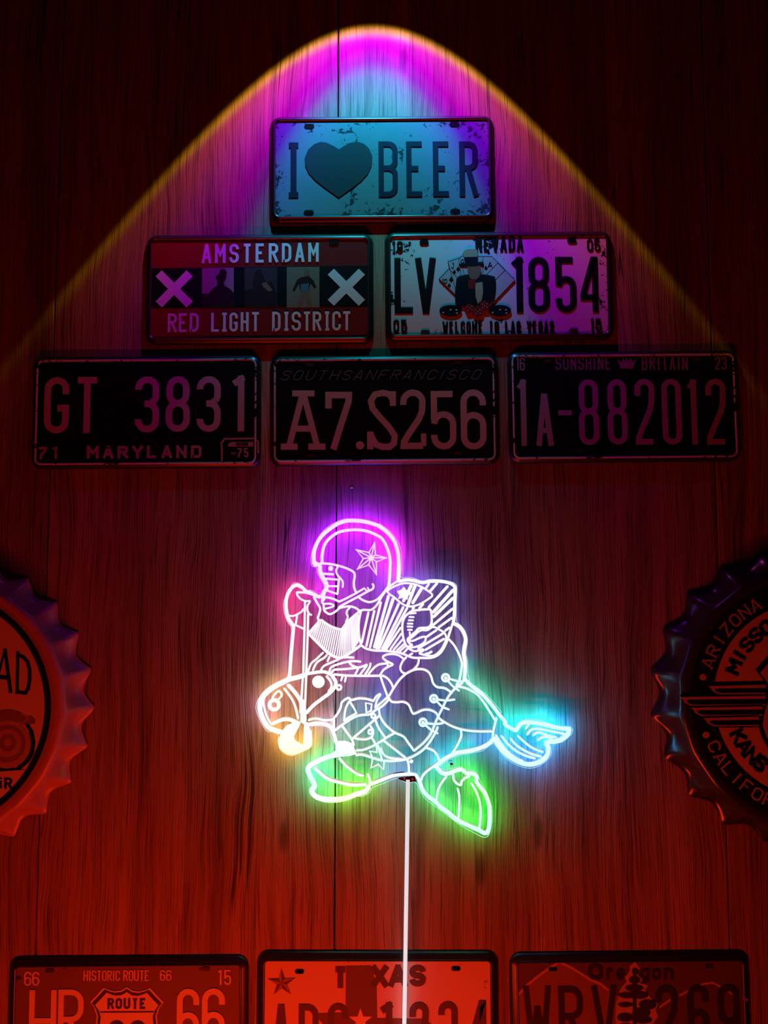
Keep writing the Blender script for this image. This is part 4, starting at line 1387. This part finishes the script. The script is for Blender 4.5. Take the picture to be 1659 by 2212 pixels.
feature('saddle_cloth', [
    (5.2, 'D 540,1298 660,1240 780,1230 870,1265 920,1340 950,1440 1010,1500 1130,1520 1235,1590', 's'),
    (5.2, 'D 540,1298 450,1380 370,1490 280,1640', 's'),
    (5.0, 'F 840,545 880,600 960,610 1060,605 1140,650 1190,760 1230,782 1350,730 1450,725 1550,770 1600,850 G 700,910 830,980 1000,1030 1200,1050 1440,1050', 's'),
    (5.0, 'G 900,365 810,460 740,560 690,660 610,820 560,930 530,1010 480,1110 380,1230 240,1345', 's'),
    (5.0, 'G 240,1345 150,1220 80,1130 -50,1070 F 850,1010 780,940 710,830 690,715', 's'),
    (5.0, 'G 600,985 570,1060 500,1180 400,1310 280,1400 130,1472', 's')])
lac = []
for cx, cy in ((720, 240), (540, 557), (377, 915)):
    lac += [(5.5, circ('G', cx, cy, 52), 'c'), (1, circ('G', cx, cy, 25), 'b')]
feature('lacing', lac + [(4.6, 'G ' + s, 's') for s in (
    '780,258 900,290 990,297', '760,292 820,360 920,435', '600,570 730,585 855,568', '590,602 670,680 770,720', '430,930 560,940 660,930 700,905', '420,962 500,1030 600,1080')])
feature('horse_rump', [
    (8.2, 'G 1040,290 1120,370 1250,470 1350,570 1450,690 1540,810 1620,905 H 430,600 590,690', 's'),
    (5.2, 'G 905,372 1030,400 1180,480 1280,590 1380,740 1470,890', 's'),
    (5.2, 'G 1490,850 1470,920 1440,1050 1432,1170', 's'),
    (8.6, 'G 1432,1175 1380,1230 1250,1300 1080,1345 900,1375 750,1440 640,1515 560,1585', 's'),
    (5.0, 'G 950,1030 955,1120 900,1250 810,1395', 's'), (5.0, 'G 425,1300 530,1340 590,1410 622,1505', 's'), (4.5, 'G 975,320 920,352', 'l'),
    (6.8, 'G 1020,260 1060,330', 'l')])
feature('tail', [
    (9.0, 'H 590,690 625,635 665,590 750,560 880,570 1000,592 1150,628 1290,655 1400,665', 's'),
    (10.0, 'H 1400,660 1375,740 1290,812 1200,850 1090,858 1052,885 1080,950 1068,1050 1000,1130 900,1182 790,1200 660,1172 520,1100 400,1000 320,900 262,800', 's'),
    (5.2, 'H 290,760 380,900 480,1020 620,1120 700,1150', 's'), (5.2, 'H 375,772 480,900 600,1000 740,1070 880,1110', 's'),
    (5.2, 'H 510,812 600,910 720,990 850,1050 970,1080', 's'), (5.2, 'H 625,772 740,880 860,960 1000,1012', 's'),
    (4.6, 'H 740,660 795,590', 'l'), (5.0, 'H 760,750 810,690 880,660 980,670 1130,700 1330,740', 's'),
    (5.0, 'H 850,762 910,722 980,725 1060,760 1200,790', 's'), (5.0, 'H 922,832 990,792 1080,792 1150,820', 's')])
feature('mane', [(4.8, 'C ' + s, 's') for s in (
    '685,980 580,1080 500,1150 460,1260', '742,1012 700,1060 590,1130 530,1245', '782,1040 752,1110', '1150,1055 1040,1050 960,1060 880,1100 700,1180 650,1255',
    '1252,1115 1100,1110 900,1160 800,1210 780,1290', '1080,1130 1130,1180 1200,1202', '1350,1160 1280,1190 1180,1212 1000,1230 850,1242 810,1300',
    '1350,1170 1240,1320', '1215,1220 1170,1312', '1402,1138 1390,1200 1320,1312', '980,1340 955,1402', '1030,1350 1015,1420')])
feature('horse_body', [
    (5.0, 'F 10,190 200,206 450,212 700,210', 's'), (5.0, 'F 712,212 740,300 790,440 832,545', 's'), (5.0, 'F 740,206 820,250 880,330 912,410', 's'),
    (5.0, circ('C', 925, 1508, 34, 10), 'c'),
    (5.2, 'F -10,870 60,790 110,690 130,610 225,545 272,577 380,552 500,560 610,592', 's'),
    (4.6, 'F 605,595 650,520 700,488 710,500 660,580 632,690', 's'), (4.6, 'F 632,690 720,620 812,538', 's'),
    (5.2, 'F 20,1042 120,962 240,882 350,822 450,802 560,790 650,720 740,670 820,590 840,545', 's'),
    (4.8, 'F 240,598 195,680 172,780 165,890', 's'), (4.8, 'F 248,600 300,680 350,775 230,842 162,890', 'l'),
    (4.8, 'F 490,620 580,640 570,740 500,768', 'k')])
feature('harness', [
    (4.6, circ('F', 605, 820, 30, 10), 'c'), (4.6, circ('F', 560, 1060, 30, 10), 'c'),
    (5.0, 'F 692,820 560,930 420,1050 290,1160', 's'), (5.0, 'F 135,970 200,1060 275,1165 310,1260', 's'),
    (4.6, 'F 560,970 602,1040 595,1110 560,1150 480,1172 380,1166 305,1150', 's'), (5.0, 'F 640,890 690,1010 785,1145', 's'),
    (5.0, 'F 930,1075 830,1130 740,1190 640,1250 540,1300 440,1332 350,1338', 's'), (5.0, 'F 760,1190 900,1300 1092,1452', 's'),
    (5.2, 'F 345,1412 430,1402 560,1440 700,1482 850,1500 1000,1490 1095,1475', 's'), (4.6, 'F 580,1150 650,1255', 'l'),
    (4.6, 'F 650,1260 662,1368 550,1350 595,1450 570,1605 680,1548 760,1630 770,1480', 'l'), (4.6, 'F 682,1268 700,1360 742,1490', 's'),
    (4.6, 'F 720,1310 760,1400 850,1450 1000,1470 1092,1470', 's'), (5.4, 'F 1118,1478 1140,1560 J 235,590', 's'), (1, circ('F', 1180, 1502, 30, 10), 'b')])
feature('horse_head', [
    (11.0, 'E 560,255 400,340 275,415 170,515 118,620 120,740 172,880 242,985 330,1028 430,1060', 's'),
    (10.0, 'E 430,330 560,265 680,235 790,200', 'S'), (6.5, 'E 780,190 920,165 1080,150 1180,190', 'S'),
    (5.0, 'E 480,400 590,550 650,680 692,860', 's'), (8.0, 'E 540,350 650,470 730,600 740,700', 'S'),
    (7.5, 'E 1200,200 1262,310 1240,390 1170,470 1050,560 920,660 820,770', 'S'), (5.0, 'E 1120,215 1185,300 1195,380 1150,450', 's'),
    (1, circ('E', 1000, 300, 95), 'b'),
    (8.0, circ('E', 330, 650, 72), 'C'), (5.0, 'E 300,560 330,500 400,440 445,500 400,560', 's'),
    (4.6, 'E 200,480 165,600 185,720 230,850 290,945', 's'),
    (8.0, 'E 310,935 420,885 510,865 600,885 690,930', 'S'),
    (13.0, 'E 765,600 770,760 772,900', 'S'),
    (1, tp('E 430,1060 520,960 640,905 740,900 690,1010 632,1120 640,1175 700,1215 772,1252 775,1100 785,900 850,915 880,1050 890,1230 850,1300 700,1362 600,1390 500,1362 425,1285 400,1180'), 'b'),
    (7.5, 'E 420,1150 430,1270 510,1355 610,1378 700,1350 840,1290 880,1220 872,1060', 's')])
feature('boot', [
    (5.2, 'E 850,880 960,855 1100,882 1235,868', 's'), (7.5, 'E 850,948 980,930 1130,950 1195,1005 1235,1090 1275,1240', 's'),
    (6.0, 'E 1232,870 1232,1040', 'l'),
    (1, tp('F 30,1195 180,1190 290,1230 352,1390 250,1422 110,1432 0,1445 -100,1475 -60,1400 30,1340'), 'b'),
    (11.0, 'I 640,280 480,315 330,375 225,435 180,490 200,580 255,690 280,760 238,812 260,880 335,935 470,958 620,958 780,930 900,882 1035,840 1095,770', 's'),
    (5.4, 'I 1080,580 1110,660 1108,760', 's'), (7.0, 'I 1110,735 1250,682 1400,622 1500,592 1640,577', 's'),
    (6.8, 'I 285,490 370,570 480,650 650,702 850,742 1050,735', 's'), (5.6, 'I 650,340 740,440 850,530 930,580 1012,602', 's')])
feature('boot', [
    (6.4, 'J 0,600 120,582 310,580 360,622 400,705', 's'), (5.4, 'J 410,680 450,592 520,522 620,452 705,385', 's'),
    (8.6, 'J 400,705 450,830 530,920 640,1000 720,1080 820,1150 900,1220 1000,1290 1130,1352 1280,1420 1380,1470 1430,1440 1450,1300 1450,1100 1420,960 1370,850 1300,755 1252,680 1258,612 1200,572 1100,560 1040,512 950,520 860,560 760,568 700,530 650,465', 's'),
    (5.2, 'J 650,960 670,830 720,720 800,615', 's'), (5.2, 'J 905,590 912,660 960,722 1022,740 1032,690 1080,640 1150,610', 's'),
    (5.2, 'J 970,800 995,900 995,1050 985,1230', 's'), (5.2, 'J 1180,720 1250,840 1300,980 1320,1150 1300,1400', 's')])

# clear acrylic back panel with its lit edge
edge_px = tp('A 520,860 505,760 530,600 590,470 680,340 800,240 950,168 1060,146 1250,150 1420,185 1560,240 B 130,215 270,310 380,430 450,570 475,720 470,900 460,1030 560,1028 640,1038 780,1085 900,1062 '
             '1050,1066 1180,1088 1280,1125 1308,1190 1300,1400 D 1300,300 1305,500 1370,570 1430,650 1468,780 1455,900 1442,990 1470,1100 1475,1300 1500,1390 1512,1440 1600,1490 G 1200,390 1330,490 1450,620 1560,760 '
             'H 330,430 420,560 560,645 600,630 640,560 740,512 880,520 1050,560 1250,625 1380,620 1445,655 1440,720 1370,800 1270,868 1112,888 1130,980 1110,1080 1020,1170 900,1238 780,1255 640,1220 500,1150 380,1040 290,920 240,880 '
             '120,970 J 1300,235 1000,292 850,352 720,440 700,480 760,512 830,500 920,480 1020,466 1080,500 1200,525 1280,590 1312,690 1400,830 1480,1060 1486,1300 1442,1490 1380,1530 1290,1500 1000,1340 880,1250 700,1110 520,980 '
             '430,880 350,715 290,692 220,710 150,682 90,642 0,650 I 1400,680 1280,730 1150,780 1110,850 1000,910 900,912 780,970 620,1002 450,1002 320,962 220,890 200,800 240,730 180,620 140,500 190,430 300,370 450,300 590,250 600,140 530,20 '
             'E 1190,1120 1140,990 1050,972 950,966 885,985 895,1100 900,1250 850,1310 720,1372 600,1415 500,1390 420,1320 390,1200 390,1105 310,1060 230,1050 170,980 110,860 62,740 60,640 110,530 200,420 330,330 450,270 530,220 '
             'C 168,1180 178,1000 195,800 208,612 150,520 100,380 85,250 110,150 150,80 A 220,1132 300,1115 380,1160 440,1220 530,1232 600,1290 640,1290 708,1210 690,1130 650,1050 600,970 595,900 560,870')
EP = catmull(edge_px, True, 3)
V = []
n = len(EP)
for yy in (SIGN_Y - 0.0008, SIGN_Y - 0.0048):
    for x, y in EP:
        v = px(x, y, SIGN_Y)
        V.append((v.x - SIGNC.x, -yy, v.z - SIGNC.z))
mobj('acrylic_panel', V, [tuple(range(n)), tuple(range(n, 2 * n))[::-1]] + [(i, (i + 1) % n, n + (i + 1) % n, n + i) for i in range(n)], M_CLEAR, sign)
V, Fc, Cc = [], [], []
tube(EP, 1.5, SIGN_Y, V, Fc, Cc, True, 5, 1.0)
mobj('panel_edge', V, Fc, M_EDGE, sign, True, Cc)

# stand-offs that hold the panel to the wall, cable bracket, tape
M_STEEL = plain('stand_off_steel', (0.5, 0.5, 0.5), 0.3, 0.9)
M_BLACKP = plain('black_plastic', (0.02, 0.02, 0.022), 0.4)
for x, y in ((975, 1651), (790, 1140), (1180, 1600), (610, 1560)):
    c0 = px(x, y, SIGN_Y)
    V, Fc = [], []
    for k, (r, yy) in enumerate(((0.0026, 0.0), (0.0026, -SIGN_Y + 0.0045), (0.0022, -SIGN_Y + 0.0005), (0.0008, -SIGN_Y))):
        V += [(c0.x - SIGNC.x + r * math.cos(2 * PI * i / 12), yy, c0.z - SIGNC.z + r * math.sin(2 * PI * i / 12)) for i in range(12)]
        if k:
            Fc += [(12 * (k - 1) + i, 12 * (k - 1) + (i + 1) % 12, 12 * k + (i + 1) % 12, 12 * k + i) for i in range(12)]
    Fc.append(tuple(range(36, 48)))
    if x == 975:
        mobj('stand_off', V, Fc, M_STEEL, sign, True)
V, Fc = [], []
q = [px(*a, SIGN_Y) for a in tp('J 60,640 110,625 320,600 345,690 290,688 220,705 150,678')]
poly_prism([(v.x - SIGNC.x, v.z - SIGNC.z) for v in q], -SIGN_Y + 0.001, -SIGN_Y - 0.0006, V, Fc)
br = mobj('cable_bracket', V, Fc, M_BLACKP, sign)
for a in ('J 165,640', 'J 288,652'):
    x, y = tp(a)[0]
    c0 = px(x, y, SIGN_Y)
    V, Fc = [], []
    poly_prism(disc_pts(c0.x - SIGNC.x, c0.z - SIGNC.z, 0.0014, 0.0014, 12), -SIGN_Y, -SIGN_Y - 0.0013, V, Fc)
    mobj('rivet', V, Fc, M_WHITEP, br)
for spec in ('A 988,122 1335,150 1340,335 995,330', 'J 1470,1340 1650,1310 1680,1370 1560,1430 1420,1480'):
    V, Fc = [], []
    q = [px(*a, SIGN_Y + 0.003) for a in tp(spec)]
    poly_prism([(v.x - SIGNC.x, v.z - SIGNC.z) for v in q], -SIGN_Y - 0.0027, -SIGN_Y - 0.0029, V, Fc)
    mobj('clear_tape', V, Fc, M_TAPE, sign)

# white power cable: faint emission added so it stays white amid the red light
M_CABLE, ntc, bsc = newmat('white_cable_added_glow')
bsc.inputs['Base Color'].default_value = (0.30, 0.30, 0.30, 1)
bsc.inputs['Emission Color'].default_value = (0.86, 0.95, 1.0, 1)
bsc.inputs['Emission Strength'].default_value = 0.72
pts = [px(881, 1684, 0.0238), px(881, 1700, 0.0235), px(879.6, 1800, 0.021), px(878.2, 1900, 0.019), px(876.6, 2000, 0.017), px(875.2, 2100, 0.0155), px(873.6, 2200, 0.0145), px(872, 2300, 0.0135), px(870, 2420, 0.012), px(868, 2560, 0.010)]
V, Fc = [], []
for i, c0 in enumerate(pts):
    V += [(c0.x + 0.0025 * math.cos(2 * PI * k / 14), c0.y + 0.0025 * math.sin(2 * PI * k / 14), c0.z) for k in range(14)]
    if i:
        Fc += [(14 * (i - 1) + k, 14 * (i - 1) + (k + 1) % 14, 14 * i + (k + 1) % 14, 14 * i + k) for k in range(14)]
Fc += [tuple(range(14)), tuple(range(14 * (len(pts) - 1), 14 * len(pts)))]
cb = mobj('power_cable', V, Fc, M_CABLE, None, True)
tag(cb, 'thin white power cable hanging from the neon sign across the TEXAS plate', 'cable')

# small wall screw above the helmet
c0 = px(760, 1052, 0.0)
root = empty('wall_screw', (c0.x, 0, c0.z))
tag(root, 'tiny steel screw in the wood above the neon helmet', 'screw')
V, Fc = [], []
for k, (r, yy) in enumerate(((0.0011, 0.004), (0.0011, -0.006))):
    V += [(r * math.cos(2 * PI * i / 10), yy, r * math.sin(2 * PI * i / 10)) for i in range(10)]
Fc = [(i, (i + 1) % 10, 10 + (i + 1) % 10, 10 + i) for i in range(10)]
mobj('shank', V, Fc, M_STEEL, root, True)
V, Fc = [], []
for k, (r, yy) in enumerate(((0.0011, -0.005), (0.0027, -0.0066), (0.0025, -0.0074), (0.0012, -0.0080))):
    V += [(r * math.cos(2 * PI * i / 14), yy, r * math.sin(2 * PI * i / 14)) for i in range(14)]
    if k:
        Fc += [(14 * (k - 1) + i, 14 * (k - 1) + (i + 1) % 14, 14 * k + (i + 1) % 14, 14 * k + i) for i in range(14)]
Fc.append(tuple(range(42, 56)))
mobj('head', V, Fc, M_STEEL, root, True)
